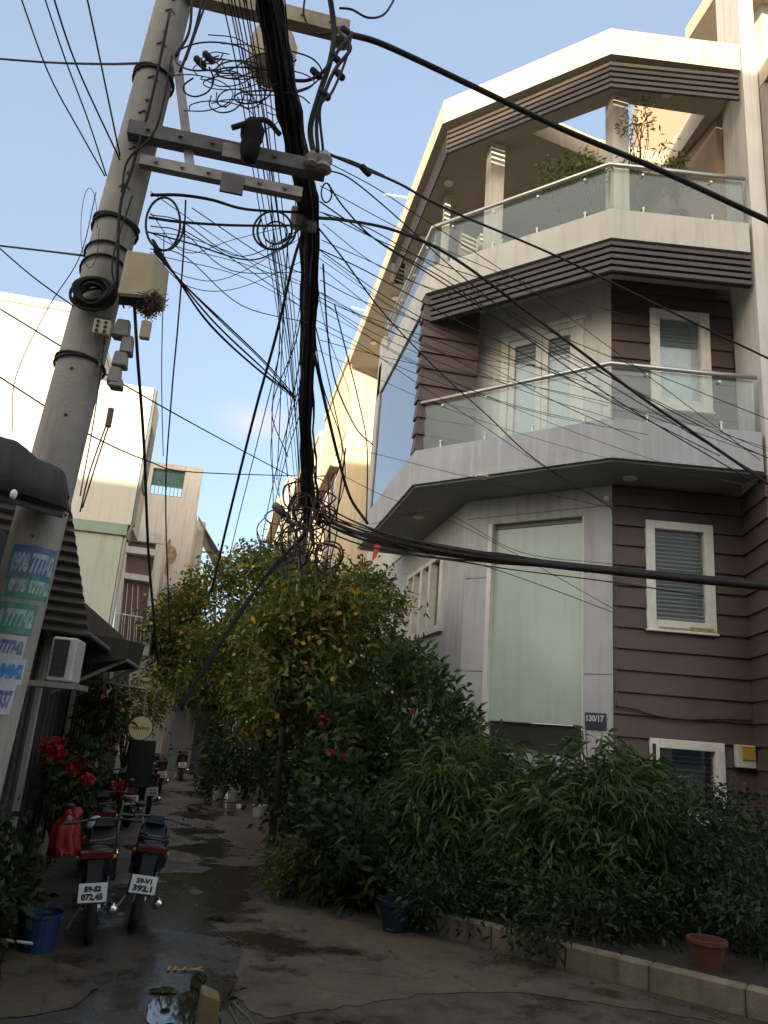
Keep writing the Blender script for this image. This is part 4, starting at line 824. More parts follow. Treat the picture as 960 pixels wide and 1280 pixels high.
bayq(b, [(152, 722), (186, 727), (187, 720), (154, 715)], .006, 1.4)
b.build('wall', M['white'], by)
b = MB(); bayq(b, [(154, 714), (187, 719), (194, 696), (157, 691)], .25, .3); bayq(b, [(157, 682), (194, 687), (195, 681), (160, 675)], .25, .3); bayq(b, [(141, 805), (176, 812), (186, 728), (152, 723)], .3, .35); b.build('grille_door', M['grille'], by)
g = MB()
for k in range(9):
    t = k / 8; g.tube([at(141 + t * 33, 803 + t * 5, Y=YB - .1), at(150 + t * 26, 728 + t * 4, Y=YB + .2)] if k % 2 else [at(142 + t * 33, 803 + t * 5, Y=YB - .1), at(146 + t * 31, 766 + t * 5, Y=YB - .1)], .012, 4)
g.tube([at(144, 766, Y=YB - .1), at(179, 772, Y=YB - .1)], .022, 5); g.build('railing', M['frame'], by)
dH = thing('row_house', 'white-columned house under a sloping rusty tin awning down the alley', 'house', (-1.8, 33.4, 0))
b = MB()
q = [at(x, y, Y=33) for x, y in ((233, 745), (244, 745), (254, 652), (248, 650))]
b.hexa([(q[0].x, 33, 0), (q[1].x, 33, 0), (q[1].x, 33.5, 0), (q[0].x, 33.5, 0), (q[0].x, 33, q[2].z), (q[1].x, 33, q[2].z), (q[1].x, 33.5, q[2].z), (q[0].x, 33.5, q[2].z)]); b.build('column', M['white'], dH)
p0, p1 = at(248, 646, Y=32.8), at(281, 702, Y=32.8); b = MB()
for k in range(14):
    y = 32.6 + k * .35; zz = .04 * (k % 2); b.hexa([(p0.x, y, p0.z - .06), (p1.x, y, p1.z - .06), (p1.x, y + .35, p1.z - .06), (p0.x, y + .35, p0.z - .06), (p0.x, y, p0.z + zz), (p1.x, y, p1.z + zz), (p1.x, y + .35, p1.z + zz), (p0.x, y + .35, p0.z + zz)])
b.build('roof', M['tinroof'], dH)
b = MB(); b.tube([at(245, 700, Y=33.1), at(272, 712, Y=33.1), at(262, 690, Y=33.1), at(247, 690, Y=33.1)], .04, 5); b.build('roof_brace', M['bluegrey'], dH)
b = MB(); b.box(-4, -1.7, 33.6, 37, 0, 8.0); b.build('wall', M['bluegrey'], dH)
# the end of the alley
pk = thing('alley_house', 'pink rendered house closing the far end of the alley', 'house', (.6, 27, 0))
b = MB(); pl = at(240, 900, Y=26); pr = at(292, 900, Y=26); b.box(pl.x, pr.x, 26, 29, 0, 3.25); b.build('wall', M['pink'], pk)
b = MB(); b.box(pl.x + .05, pl.x + .55, 25.93, 25.99, 0, 2.25); b.build('door', M['bluegrey'], pk)
b = MB(); b.box(pl.x + .6, pr.x - .02, 25.93, 25.99, 0, 2.3); b.build('doorway', M['darkgap'], pk)
b = MB(); b.box(pl.x + .0, pr.x + .5, 24.9, 26.1, 2.45, 2.55); b.build('awning', M['tarp'], pk)
gt = thing('alley_stall', 'green tarpaulin stall front beside the pink house', 'stall', (-.8, 24, 0))
b = MB(); p0, p1 = at(214, 905, Y=24), at(240, 908, Y=24); 
for k in range(8): 
    x = p0.x + (p1.x - p0.x) * k / 8; b.hexa([(x, 24, 1.75), (x + .09, 24 + .05 * (k % 2), 1.75), (x + .09, 24.06, 1.75), (x, 24.06, 1.75), (x, 24.1, 2.75), (x + .09, 24.15, 2.75), (x + .09, 24.2, 2.75), (x, 24.2, 2.75)])
b.build('tarp', M['green'], gt); b = MB(); b.box(p0.x, p0.x + .35, 24.25, 24.32, 0, 1.9); b.box(p0.x + .5, p1.x, 24.4, 24.46, 0, 2.0); b.build('door', M['bluegrey'], gt)
b = MB(); b.box(p0.x - .1, p1.x + .05, 25.4, 25.6, 0, 2.6); b.build('back_wall', M['greywall2'], gt)
bw = thing('alley_wall', 'dim green-grey wall past the white buckets at the alley bend', 'wall', (2, 25, 0))
MB().box(1.52, 3.4, 25, 25.3, 0, 4.5).build('wall_face', M['greywall2'], bw); MB().box(1.6, 2.1, 24.9, 24.98, 0, 2.1).build('doorway', M['teal'], bw)

# near left: low shed house with shutters and awnings
sh = thing('shed_house', 'low dark shed house with steel shutters beside the concrete pole', 'house', (-2.4, 9, 0))
b = MB(); b.box(-5, -1.62, 3.2, 15.5, 0, 2.75); b.build('wall', M['shutter'], sh)
b = MB()
for k in range(60): b.box(-1.619, -1.60 + .02 * (k % 2), 5.2 + k * .12, 5.2 + k * .12 + .11, .15, 2.3)
b.build('shutter', M['shutter'], sh)
for y in (5.1, 7.6, 9.4, 12.4): b = MB(); b.box(-1.62, -1.54, y, y + .09, 0, 2.5); b.build('door_post', M['greywall2'], sh)
def tinsheet(P, Q, R_, S, n, amp=.018, th=.012):
    """corrugated sheet spanned by P-Q (corrugation direction) and P-S"""
    mb = MB(); P, Q, R_, S = map(Vector, (P, Q, R_, S)); nrm = (Q - P).cross(S - P).normalized(); top = []; 
    for k in range(n * 4 + 1):
        t = k / (n * 4); o = nrm * amp * math.sin(k * PI / 2 + .4); top.append((P.lerp(Q, t) + o, S.lerp(R_, t) + o))
    for k in range(n * 4):
        (a0, a1), (b0, b1) = top[k], top[k + 1]; d = nrm * th
        mb.hexa([a0, b0, b1, a1, a0 + d, b0 + d, b1 + d, a1 + d])
    return mb
e0, e1 = at(88, 628, Y=6.2), at(112, 795, Y=6.6)
tinsheet((e1.x, 6.6, e1.z), (e0.x, 6.2, e0.z), (-4.2, 6.2, e0.z + .25), (-4.2, 6.6, e1.z + .1), 13).build('tin_gable', M['tin'], sh)
tinsheet((e1.x, 6.62, e1.z), (e1.x - .1, 11.5, e1.z + .0), (-3.2, 11.5, e1.z + .6), (-3.2, 6.62, e1.z + .6), 40).build('roof', M['tin'], sh)
aw = thing('awning', 'small dark box awning over the shed doorway past the air conditioner', 'awning', (-1.5, 8.6, 0))
p0, p1, p2, p3 = at(112, 792, Y=8.2), at(163, 801, Y=8.2), at(156, 824, Y=8.2), at(108, 830, Y=8.2)
b = MB(); b.hexa([p3, p2, p2 + Vector((0, 1.6, 0)), p3 + Vector((0, 1.6, 0)), p0, p1, p1 + Vector((0, 1.6, .1)), p0 + Vector((0, 1.6, .1))]); b.build('cover', M['tarp'], aw)
b = MB(); b.tube([p3 + Vector((-.3, .1, -.3)), p2 + Vector((0, .1, 0)), p2 + Vector((0, 1.5, 0)), p3 + Vector((-.3, 1.5, -.3))], .02, 6); b.build('awning_frame', M['galv'], aw)
# draped tarp in front of the pole
tp = MB(); NX, NYY = 26, 10; grid = []
top = [at(x, y, Y=4.1) for x, y in ((-60, 520), (0, 545), (22, 552), (45, 572), (68, 582), (78, 590), (84, 620))]
low = [at(x, y, Y=3.95) for x, y in ((-60, 600), (0, 612), (22, 616), (45, 622), (66, 630), (80, 634), (88, 640))]
tt, tl = smooth(top, 4), smooth(low, 4)
ring_ = [(lambda i: [tl[i], tl[i].lerp(tt[i], .5) + Vector((0, -.02 + .012 * math.sin(i * 1.9), 0)), tt[i], tt[i] + Vector((-.04, .25, .06)), tt[i] + Vector((-.1, .45, .0)), Vector((tl[i].x - .12, 4.42, tl[i].z + .08))])(i) for i in range(len(tt))]
m_ = len(ring_[0]); vsx = [p for r_ in ring_ for p in r_]
tp.add(vsx, [(i * m_ + j, i * m_ + j + 1, (i + 1) * m_ + j + 1, (i + 1) * m_ + j) for i in range(len(ring_) - 1) for j in range(m_ - 1)])
tpo = thing('tarp_canopy', 'dark tarpaulin canopy sagging in front of the pole above the stickers', 'awning', (-1.5, 4.1, 2.6))
o = tp.build('tarp', M['tarp'], tpo, smooth=True); md = o.modifiers.new('thick', 'SOLIDIFY'); md.thickness = .012
b = MB(); b.tube([tl[0] + Vector((-.3, .1, .06)), tl[-1] + Vector((-.05, .1, .0))], .016, 6); b.tube([Vector((-2.2, 4.4, 0)), Vector((-2.2, 4.4, 2.8))], .025, 6); b.build('canopy_frame', M['galv'], tpo)
b = MB(); p = at(17, 618, Y=3.9); b.ball((p.x, p.y, p.z), .022, 8, 6, (.8, .8, 1.2)); b.build('clip', M['whitemetal'], tpo, smooth=True)
# air conditioner
ac = thing('air_conditioner', 'white air conditioner unit with dark slats on a shelf by the pole', 'air conditioner', at(75, 855, Y=6.2))
q = [at(x, y, Y=6.2) for x, y in ((56, 850), (84, 854), (97, 797), (67, 795))]
xl, xr, zb_, zt_ = q[0].x, q[1].x + .02, q[0].z, q[3].z
b = MB(); wd = xr - xl; b.hexa([(xl, 6.2, zb_), (xr, 6.2, zb_), (xr + .0, 6.6, zb_), (xl, 6.6, zb_), (xl + .0, 6.2, zt_), (xr, 6.2, zt_), (xr, 6.6, zt_), (xl, 6.6, zt_)]); b.build('casing', M['acwhite'], ac, bevel=.012)
g = MB()
for k in range(6): z = zb_ + .035 + k * (zt_ - zb_ - .05) / 6; g.box(xl + .02, xr - .05, 6.188, 6.199, z, z + .04)
g.build('slat', M['darkgap'], ac)
b = MB(); b.box(xl - .12, xr + .06, 6.1, 6.7, zb_ - .05, zb_ - .01); b.build('shelf', M['galv'], ac)
# round sign
p = at(176, 910, Y=9.8); rs = thing('round_sign', 'round cream hanging sign with brown lettering in the alley', 'sign', (p.x, p.y, p.z))
b = MB(); b.lathe([(.132, .02), (.132, -.02)], p, axis=(0, -1, 0), n=28); b.build('sign_board', M['signcream'], rs)
b = MB(); b.lathe([(.144, .018), (.144, -.018), (.133, -.0185), (.133, .0185)], p, axis=(0, -1, 0), n=28); b.build('rim', M['signink'], rs)
b = MB()
for k in range(9): x = p.x - .105 + k * .024; b.box(x, x + .015, p.y - .0225, p.y - .0205, p.z - .014 - .006 * (k % 2), p.z + .012 + .012 * ((k * 2) % 3 == 1))
b.build('lettering', M['signink'], rs)
b = MB(); b.tube([p + Vector((0, 0, .16)), p + Vector((0, 0, .45)), Vector((-1.6, p.y, p.z + .5))], .014, 6); b.build('bracket', M['galv'], rs)
p = at(176, 950, Y=10.3); b = MB(); b.box(p.x - .15, p.x + .15, p.y, p.y + .05, p.z - .32, p.z + .24); o = b.build('menu_board', M['bikeblack'], None, bevel=.01); tag(o, 'tall dark board standing under the round cream sign', 'board')
b = MB(); b.tube([(p.x - .12, p.y + .02, p.z - .3), (p.x - .14, p.y - .08, 0)], .015, 6); b.tube([(p.x + .12, p.y + .02, p.z - .3), (p.x + .14, p.y - .08, 0)], .015, 6); b.build('leg', M['galv'], o)

# ------------------------------------------------------------------ alley houses beyond the corner house
def alley_house(label, x, y0, y1, h, ledges, m):
    t = thing('row_house', label, 'house', (x, y0, 0)); b = MB(); b.box(x, x + 6, y0, y1, 0, h); b.build('wall', M[m], t)
    b = MB(); b.box(x - .06, x + 6, y0 - .05, y1 + .05, h + .002, h + .25); b.build('parapet', M[m], t)
    for (za, zb2, ov, ya, yb) in ledges:
        b = MB(); b.box(x - ov, x - .001, ya, yb, za, zb2); b.build('ledge', M['lit_wall'], t)
        b = MB(); b.box(x - ov + .01, x - .001, ya + .01, yb - .01, za - .03, za - .002); b.build('ledge_soffit', M['brownsoff'], t)
    for (yy, zz, ww, hh) in ((y0 + 1.2, 5.2, 1.0, 1.5), (y0 + 3.2, 5.2, 1.0, 1.5), (y0 + 1.2, 8.4, 1.0, 1.4), (y0 + 3.2, 8.4, 1.0, 1.4)):
        if yy + ww < y1 and zz + hh < h - .2:
            b = MB(); b.box(x - .03, x - .001, yy, yy + ww, zz, zz + hh); f = b.build('window', M['frame'], t); b = MB(); b.box(x - .036, x - .031, yy + .1, yy + ww - .1, zz + .1, zz + hh - .1); b.build('pane', M['bluegrey'], f)
    return t
alley_house('tall sunlit peach house rising just beyond the corner house roof', 2.75, 20.9, 27, 12.6, [(9.0, 9.3, .30, 21.5, 26.8), (5.6, 5.9, .35, 21.2, 26.8)], 'lit_wall')
alley_house('second sunlit house along the alley with brown ledge undersides', 2.60, 27.2, 34, 12.0, [(10.9, 11.3, .45, 27.3, 33.8), (8.0, 8.3, .3, 27.3, 33.8)], 'lit_wall')
alley_house('farthest sunlit house seen behind the knot of cables', 2.05, 34.3, 43, 12.3, [(11.2, 11.6, .4, 34.5, 42.8), (8.2, 8.5, .4, 34.5, 42.8)], 'cream_wall')

# ------------------------------------------------------------------ plants
def leaf_mesh(name, base, dirs, length, width, m, parent, segs=1, droop=0.0):
    """many separate leaves; base, dirs: (N,3) arrays; length,width (N,)"""
    N = len(base); dirs = dirs / np.maximum(1e-6, np.linalg.norm(dirs, axis=1))[:, None]
    rv = npr.normal(size=(N, 3)); rv[:, 2] *= .5; side = np.cross(dirs, rv); side /= np.maximum(1e-6, np.linalg.norm(side, axis=1))[:, None]
    L_ = length[:, None]; W_ = width[:, None] * .5; dn = np.zeros((N, 3)); dn[:, 2] = -1
    if segs == 1:
        tip = base + dirs * L_ + dn * L_ * droop; mid = base + dirs * L_ * .45 + dn * L_ * droop * .15
        nrm = np.cross(side, dirs)
        V = np.stack([base, mid - side * W_ + nrm * W_ * .25, tip, mid + side * W_ + nrm * W_ * .25], 1).reshape(-1, 3)
        idx = np.arange(N * 4, dtype=np.int32); nf = N; tot = np.full(nf, 4)
    else:
        m1 = base + dirs * L_ * .3 + dn * L_ * droop * .06; m2 = base + dirs * L_ * .68 + dn * L_ * droop * .38; tip = base + dirs * L_ * .95 + dn * L_ * droop
        V = np.stack([base, m1 - side * W_, m1 + side * W_, m2 - side * W_ * .8, m2 + side * W_ * .8, tip], 1).reshape(-1, 3)
        o = (np.arange(N) * 6)[:, None]
        A = np.concatenate([o + np.array([[0, 1, 2, 2]]), o + np.array([[1, 3, 4, 2]]), o + np.array([[3, 5, 4, 4]])], 1).reshape(-1, 4)
        # build tri / quad / tri
        faces = []
        idx = np.concatenate([o + np.array([[0, 1, 2, 1, 3, 4, 2, 3, 5, 4]])], 1).reshape(-1).astype(np.int32); nf = N * 3; tot = np.tile(np.array([3, 4, 3]), N)
    me = bpy.data.meshes.new(name); me.vertices.add(len(V)); me.vertices.foreach_set('co', V.astype(np.float32).ravel())
    me.loops.add(len(idx)); me.loops.foreach_set('vertex_index', idx.astype(np.int32)); me.polygons.add(nf)
    st_ = np.concatenate([[0], np.cumsum(tot)[:-1]]).astype(np.int32); me.polygons.foreach_set('loop_start', st_); me.polygons.foreach_set('loop_total', tot.astype(np.int32)); me.update(calc_edges=True); me.validate()
    return link(name, me, m, parent)
def clump_points(centres, n, spread):
    c = np.array(centres)[npr.integers(0, len(centres), n)]; return c + npr.normal(size=(n, 3)) * spread
def crown(t, centres, n, spread, ln, wd, m, droop=.25, out=None, segs=1, name='crown', up=.15):
    P = clump_points(centres, n, spread); P[:, 2] = np.maximum(P[:, 2], .08); d = npr.normal(size=(n, 3)); 
    ctr = np.mean(np.array(centres), 0); d += (P - ctr) / np.linalg.norm(P - ctr, axis=1)[:, None] * .9; d[:, 2] += up
    return leaf_mesh(name, P, d, npr.uniform(.7, 1.25, n) * ln, npr.uniform(.75, 1.2, n) * wd, m, t, segs, droop)
def limbs(t, base, centres, r0, m=None, name='trunk', nb=40):
    mb = MB(); base = Vector(base); cs = [Vector(c) for c in centres]; ctr = sum(cs, Vector()) / len(cs); fork = base.lerp(ctr, .45) + Vector((0, 0, -.1)); fork.x = base.x * .6 + ctr.x * .4
    mb.tube(smooth([base, base.lerp(fork, .5) + Vector((.05, .03, 0)), fork], 4), [r0 * (1 - .04 * i) for i in range(9)], 8)
    for c in rnd.sample(cs, min(nb, len(cs))):
        mid = fork.lerp(c, .5) + Vector((rnd.uniform(-.12, .12), rnd.uniform(-.12, .12), rnd.uniform(0, .2))); pts = smooth([fork, mid, c], 4); mb.tube(pts, [max(.006, r0 * .4 * (1 - i / len(pts))) for i in range(len(pts))], 5)
    return mb.build(name, m or M['bark'], t, smooth=True)
def pxcent(lst): return [tuple(at(x, y, Y=Y)) for x, y, Y in lst]
# big yellow-flowering tree
ft = thing('flowering_tree', 'bushy tree full of yellow blossom leaning over the narrow alley', 'tree', (1.75, 12.6, 0))
cs = []
out_ = [(318, 700), (330, 698), (350, 698), (380, 708), (410, 712), (440, 716), (470, 724), (488, 748), (480, 790)]
for x, y in out_: cs.append((x, y + 6, rnd.uniform(11.5, 13.5)))
for k in range(95):
    x = rnd.uniform(300, 485); t = (x - 215) / 270; yhi = 735 - 25 * math.sin(t * PI); cs.append((x, rnd.uniform(yhi, 910), rnd.uniform(10.8, 14.2)))
CT = pxcent(cs)
CF = pxcent([(rnd.uniform(335, 430), rnd.uniform(742, 900), rnd.uniform(9.5, 10.1)) for _ in range(38)])
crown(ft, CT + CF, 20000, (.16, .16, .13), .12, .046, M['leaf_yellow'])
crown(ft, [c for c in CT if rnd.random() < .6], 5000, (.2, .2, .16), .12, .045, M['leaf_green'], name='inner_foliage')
limbs(ft, (1.75, 12.6, 0), CT, .075)
bl = crown(ft, CT + CF, 1100, (.20, .20, .16), .09, .08, M['petal_yellow'], droop=.0, name='blossom')
# sprigs standing out of the outline
sp_ = pxcent([(350, 684, 12.2), (338, 692, 12.1), (366, 694, 12.3), (455, 712, 11.6), (494, 760, 11.6), (320, 690, 12.5), (420, 706, 11.8)])
crown(ft, sp_, 700, (.10, .08, .12), .11, .035, M['leaf_yellow'], name='foliage')
f2 = thing('flowering_tree', 'lighter yellow-blossomed tree rising behind the pink house at the alley end', 'tree', (.3, 29.6, 0)); cs = [(x, y + 7, rnd.uniform(27, 29)) for x, y in ((198, 805), (205, 787), (217, 758), (240, 728), (262, 708), (285, 696), (305, 692), (212, 835), (228, 850), (330, 700), (345, 695))]
for k in range(120): x = rnd.uniform(202, 355); cs.append((x, rnd.uniform(778 - 70 * math.sin(min(1, (x - 185) / 100) * PI / 2), 845 + 25 * min(1, max(0, (x - 240) / 60))), rnd.uniform(26.5, 29.5)))
C2 = pxcent(cs)
C3 = pxcent([(rnd.uniform(238, 335), rnd.uniform(775, 888), rnd.uniform(23.6, 25.2)) for _ in range(46)]); crown(f2, C3, 7500, (.26, .26, .22), .18, .075, M['leaf_yellow'], name='foliage'); crown(f2, C3, 160, (.3, .3, .25), .14, .12, M['petal_yellow'], droop=0, name='blossom')
crown(f2, C2, 21000, (.30, .30, .24), .20, .085, M['leaf_yellow']); crown(f2, C2, 900, (.34, .34, .27), .16, .14, M['petal_yellow'], droop=0, name='blossom'); limbs(f2, (.3, 29.6, 0), C2, .12)
# tall green shrub against the house
gs = thing('garden_tree', 'glossy green shrub with upright shoots growing against the grey house corner', 'shrub', (2.45, 9.7, 0))
cs = []
for k in range(120):
    x = rnd.uniform(395, 600); ytop = 895 - 80 * math.exp(-((x - 500) / 48) ** 2) - (35 if x < 470 else 0); cs.append((x, rnd.uniform(ytop, 1000), rnd.uniform(8.9, 10.6)))
CG = pxcent(cs)
crown(gs, CG, 9000, (.12, .12, .12), .15, .048, M['leaf_green'], droop=.15, up=.5)
for k, (x, y) in enumerate(((512, 815), (530, 805), (548, 825), (570, 850), (585, 872), (600, 885), (490, 800), (500, 835), (560, 880), (480, 830), (540, 850))):
    top_ = at(x, y, Y=9.2); stem_n = 26; zz = np.linspace(0, .55, stem_n); base = np.array([[top_.x + .03 * math.sin(k + z_), top_.y, top_.z - z_] for z_ in zz]); a_ = np.arange(stem_n) * 2.4
    leaf_mesh('shoot', base, np.stack([np.cos(a_), np.sin(a_), np.full(stem_n, .75)], 1), np.full(stem_n, .16), np.full(stem_n, .045), M['leaf_green'], gs, 1, .1)
limbs(gs, (2.45, 9.7, 0), CG, .045)
crown(gs, pxcent([(420, 937, 8.8), (428, 930, 9), (405, 900, 9), (505, 880, 9)]), 26, (.05, .05, .04), .07, .06, M['petal_red'], name='blossom')
crown(gs, [c for c in CG if rnd.random() < .4], 60, (.15, .15, .14), .07, .06, M['petal_yellow'], name='yellow_blossom')
# dark hedge lining the alley
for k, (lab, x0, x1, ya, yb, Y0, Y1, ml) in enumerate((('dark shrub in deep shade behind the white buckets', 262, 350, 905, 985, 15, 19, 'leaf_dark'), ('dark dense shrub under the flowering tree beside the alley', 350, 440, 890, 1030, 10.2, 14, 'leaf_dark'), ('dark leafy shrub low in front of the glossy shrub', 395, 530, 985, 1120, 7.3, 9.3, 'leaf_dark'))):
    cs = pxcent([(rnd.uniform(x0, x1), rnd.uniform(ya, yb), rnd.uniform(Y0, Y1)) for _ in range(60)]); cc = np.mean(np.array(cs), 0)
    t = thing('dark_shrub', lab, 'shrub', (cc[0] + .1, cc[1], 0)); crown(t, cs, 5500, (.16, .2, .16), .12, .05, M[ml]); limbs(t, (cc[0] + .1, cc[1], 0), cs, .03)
sb = thing('low_shrub', 'small yellowish green shrub at the alley edge', 'shrub', (1.05, 8.1, 0))
cs = pxcent([(rnd.uniform(335, 408), rnd.uniform(1058, 1108), rnd.uniform(7.7, 8.5)) for _ in range(30)]); crown(sb, cs, 2600, (.06, .08, .06), .075, .02, M['leaf_lime'], up=.4); limbs(sb, (1.05, 8.1, 0), cs, .015)
# lance-leaved clumps (bamboo-like) in the bed
def lance_clump(label, c, rx, ry, ztop, n, seed):
    global npr
    t = thing('lance_leaf_bush', label, 'shrub', (c[0], c[1], .13)); r = random.Random(seed); heads = []; mb = MB()
    for k in range(n):
        a = r.uniform(0, 2 * PI); q = math.sqrt(r.random()); x, y = c[0] + rx * q * math.cos(a), c[1] + ry * q * math.sin(a); z = ztop * (1 - .42 * q * q) * r.uniform(.55, 1.02)
        bx_, by_ = c[0] + .35 * rx * q * math.cos(a), c[1] + .35 * ry * q * math.sin(a)
        mb.tube(smooth([(bx_, by_, .1), ((bx_ + x) / 2 - .02, (by_ + y) / 2, z * .62), (x, y, z)], 4), [.009, .008, .008, .007, .006, .006, .005, .005, .004], 4); heads.append((x, y, z, a)); heads.append((x + r.gauss(0, .05), y + r.gauss(0, .05), z * r.uniform(.72, .95), a))
    mb.build('stem', M['stemgreen'], t)
    B, D = [], []
    for (x, y, z, a) in heads:
        for j in range(r.randint(13, 19)):
            aa = a + r.gauss(0, 1.1); el = r.uniform(-.5, .7); B.append((x + r.gauss(0, .03), y + r.gauss(0, .03), z - r.uniform(0, .22))); D.append((math.cos(aa) * math.cos(el), math.sin(aa) * math.cos(el), math.sin(el)))
    N = len(B); leaf_mesh('foliage', np.array(B), np.array(D), npr.uniform(.13, .29, N), npr.uniform(.018, .034, N), M['leaf_bamboo'], t, 3, .5)
lance_clump('big bush of drooping lance leaves under the frosted green window', (2.75, 8.05), .95, .75, 1.80, 210, 1)
lance_clump('second drooping lance-leaved bush in front of the street window', (3.75, 7.15), .90, .8, 1.78, 210, 2)
lance_clump('smaller lance-leaved bush filling the bed between the two big bushes', (3.1, 7.2), .6, .5, 1.3, 80, 3)
lance_clump('narrow lance-leaved bush at the alley side of the planting bed', (2.15, 7.75), .5, .5, 1.35, 80, 4)
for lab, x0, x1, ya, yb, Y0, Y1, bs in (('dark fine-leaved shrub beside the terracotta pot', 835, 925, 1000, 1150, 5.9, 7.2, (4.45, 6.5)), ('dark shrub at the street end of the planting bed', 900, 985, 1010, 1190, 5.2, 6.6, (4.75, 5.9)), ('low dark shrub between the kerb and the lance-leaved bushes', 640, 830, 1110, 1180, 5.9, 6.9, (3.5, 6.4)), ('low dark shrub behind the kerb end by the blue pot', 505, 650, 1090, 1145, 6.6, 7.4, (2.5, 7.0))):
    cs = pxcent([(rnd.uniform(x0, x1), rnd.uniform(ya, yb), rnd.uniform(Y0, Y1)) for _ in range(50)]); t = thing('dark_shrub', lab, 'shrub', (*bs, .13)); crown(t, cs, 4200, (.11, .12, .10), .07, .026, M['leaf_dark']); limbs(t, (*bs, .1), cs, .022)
def pot(name, lab, p, r, h, m, cat='flower pot'):
    t = thing(name, lab, cat, p); b = MB(); b.lathe([(r * .68, 0), (r * .95, h * .85), (r * 1.08, h * .86), (r * 1.08, h), (r * .9, h), (r * .85, h * .8)], p, n=18); b.build('pot_body', M[m], t, smooth=False); b = MB(); b.lathe([(r * .86, h * .78), (r * .86, h * .82)], p, n=14); b.build('soil', M['soil'], t); return t
p = at(885, 1212, z=.13); pot('flower_pot', 'terracotta flower pot standing on the soil behind the kerb', (p.x, p.y, .13), .13, .2, 'terracotta')
p = at(489, 1168, z=0); pot('flower_pot', 'dark blue plastic pot beside the end of the kerb', (p.x + .05, p.y + .1, 0), .14, .24, 'bluepot')
# roof terrace plants
for (x, y, Yd, lab, h, sp) in ((703, 215, 9.9, 'leafy potted plant on the terrace left of the corner column', .5, .15), (845, 212, 8.95, 'bushy green potted plant leaning over the terrace handrail', .4, .14), (792, 175, 9.2, 'tall thin twiggy potted plant beside the terrace column', .9, .2), (740, 210, 9.5, 'small potted plant between terrace column and leafy plant', .3, .1)):
    p = at(x, y, Y=Yd); t = thing('potted_plant', lab, 'potted plant', (p.x, p.y, 9.14)); b = MB(); b.lathe([(.11, 0), (.15, .3), (.16, .3), (.14, .27)], (p.x, p.y, 9.14), n=14); b.build('pot', M['terracotta'], t)
    cs = [(p.x + rnd.gauss(0, sp), p.y + rnd.gauss(0, sp), p.z + rnd.uniform(-h, h) * .6) for _ in range(14)]; crown(t, cs, 420 if h < .8 else 260, (.07, .07, .07), .10, .032, M['leaf_lime'] if h < .8 else M['leaf_yellow'], name='foliage'); limbs(t, (p.x, p.y, 9.35), cs, .012, M['bark'], 'stem')
# left side plants
def red_bush(lab, x0, x1, ya, yb, Y0, Y1, base, nfl, m='leaf_green', fl='petal_red', heads=()):
    cs = pxcent([(rnd.uniform(x0, x1), rnd.uniform(ya, yb), rnd.uniform(Y0, Y1)) for _ in range(40)]); t = thing('flowering_shrub', lab, 'shrub', base); crown(t, cs, 1000, (.08, .10, .08), .10, .04, M[m]); limbs(t, base, cs, .02)
    hd = pxcent(heads) if heads else [c for c in cs if rnd.random() < .5]
    crown(t, hd, nfl, (.045, .045, .04) if heads else (.08, .08, .08), .06, .06, M[fl], droop=0, name='blossom'); return t
red_bush('red-flowering shrub in front of the shutters beside the red raincoat', 60, 112, 930, 1010, 7.6, 9, (-1.35, 8.2, 0), 330, m='leaf_dark', heads=[(72, 942, 7.8), (66, 935, 7.8), (92, 966, 7.8), (102, 972, 7.9), (97, 960, 7.8)])
red_bush('shrub with one round red flower head beside the distant motorbikes', 112, 142, 975, 1020, 10.6, 12, (-1.4, 11.4, 0), 160, m='leaf_dark', heads=[(149, 984, 11.2), (152, 988, 11.2)])
red_bush('climbing shrub with dull red flowers under the small awning', 108, 148, 862, 930, 8.6, 10.4, (-1.5, 9.4, 0), 60, m='leaf_dark', fl='petal_orange')
red_bush('dark foliage heap against the shutters beside the blue bucket', -40, 26, 1040, 1150, 5.6, 6.5, (-1.5, 6.0, 0), 4, m='leaf_dark')
red_bush('yellow-green twigs at the wall behind the round sign', 150, 210, 850, 905, 12, 14, (-1.35, 13, 0), 60, m='leaf_yellow', fl='petal_yellow')
# ------------------------------------------------------------------ small things
def pail(lab, px, py, r, h, m, tilt=0):
    p = at(px, py, z=0); t = thing('bucket', lab, 'bucket', p); b = MB(); b.lathe([(r * .78, 0), (r, h), (r * 1.06, h), (r * 1.06, h - .015), (r * .97, h - .02), (r * .75, .02)], p, n=20); b.build('bucket_body', M[m], t, smooth=False)
    b = MB(); b.tube([(p.x + r * math.cos(a), p.y - r * .25 * math.sin(a), p.z + h * .93 - abs(math.sin(a)) * h * .35) for a in np.linspace(0, PI, 12)], .004, 5); b.build('handle', M['galv'], t); return t
pail('blue plastic bucket on the ground beside the near motorbikes', 45, 1188, .135, .235, 'bucketblue')
for lab, px, py, wd, hg in (('pale paint bucket lying at the foot of the dark shrub', 272, 1000, .16, .26), ('small grey pail next to the pale paint bucket', 290, 1002, .13, .2), ('squat white plastic tub at the alley edge', 324, 1021, .16, .19)):
    pail(lab, px, py, wd * .8, hg, 'whiteplastic')
b = MB(); p = at(14, 1176, Y=5.9); b.tube([p + Vector((-.5, .1, .02)), p + Vector((.14, -.05, 0))], .010, 6); tag(b.build('stick', M['whiteplastic'], None), 'thin pale stick lying beside the blue bucket', 'stick')
pz = at(263, 1236, Y=3.75); ws = thing('wooden_post', 'short weathered wooden post standing at the wet puddle edge', 'post', (pz.x, pz.y, 0))
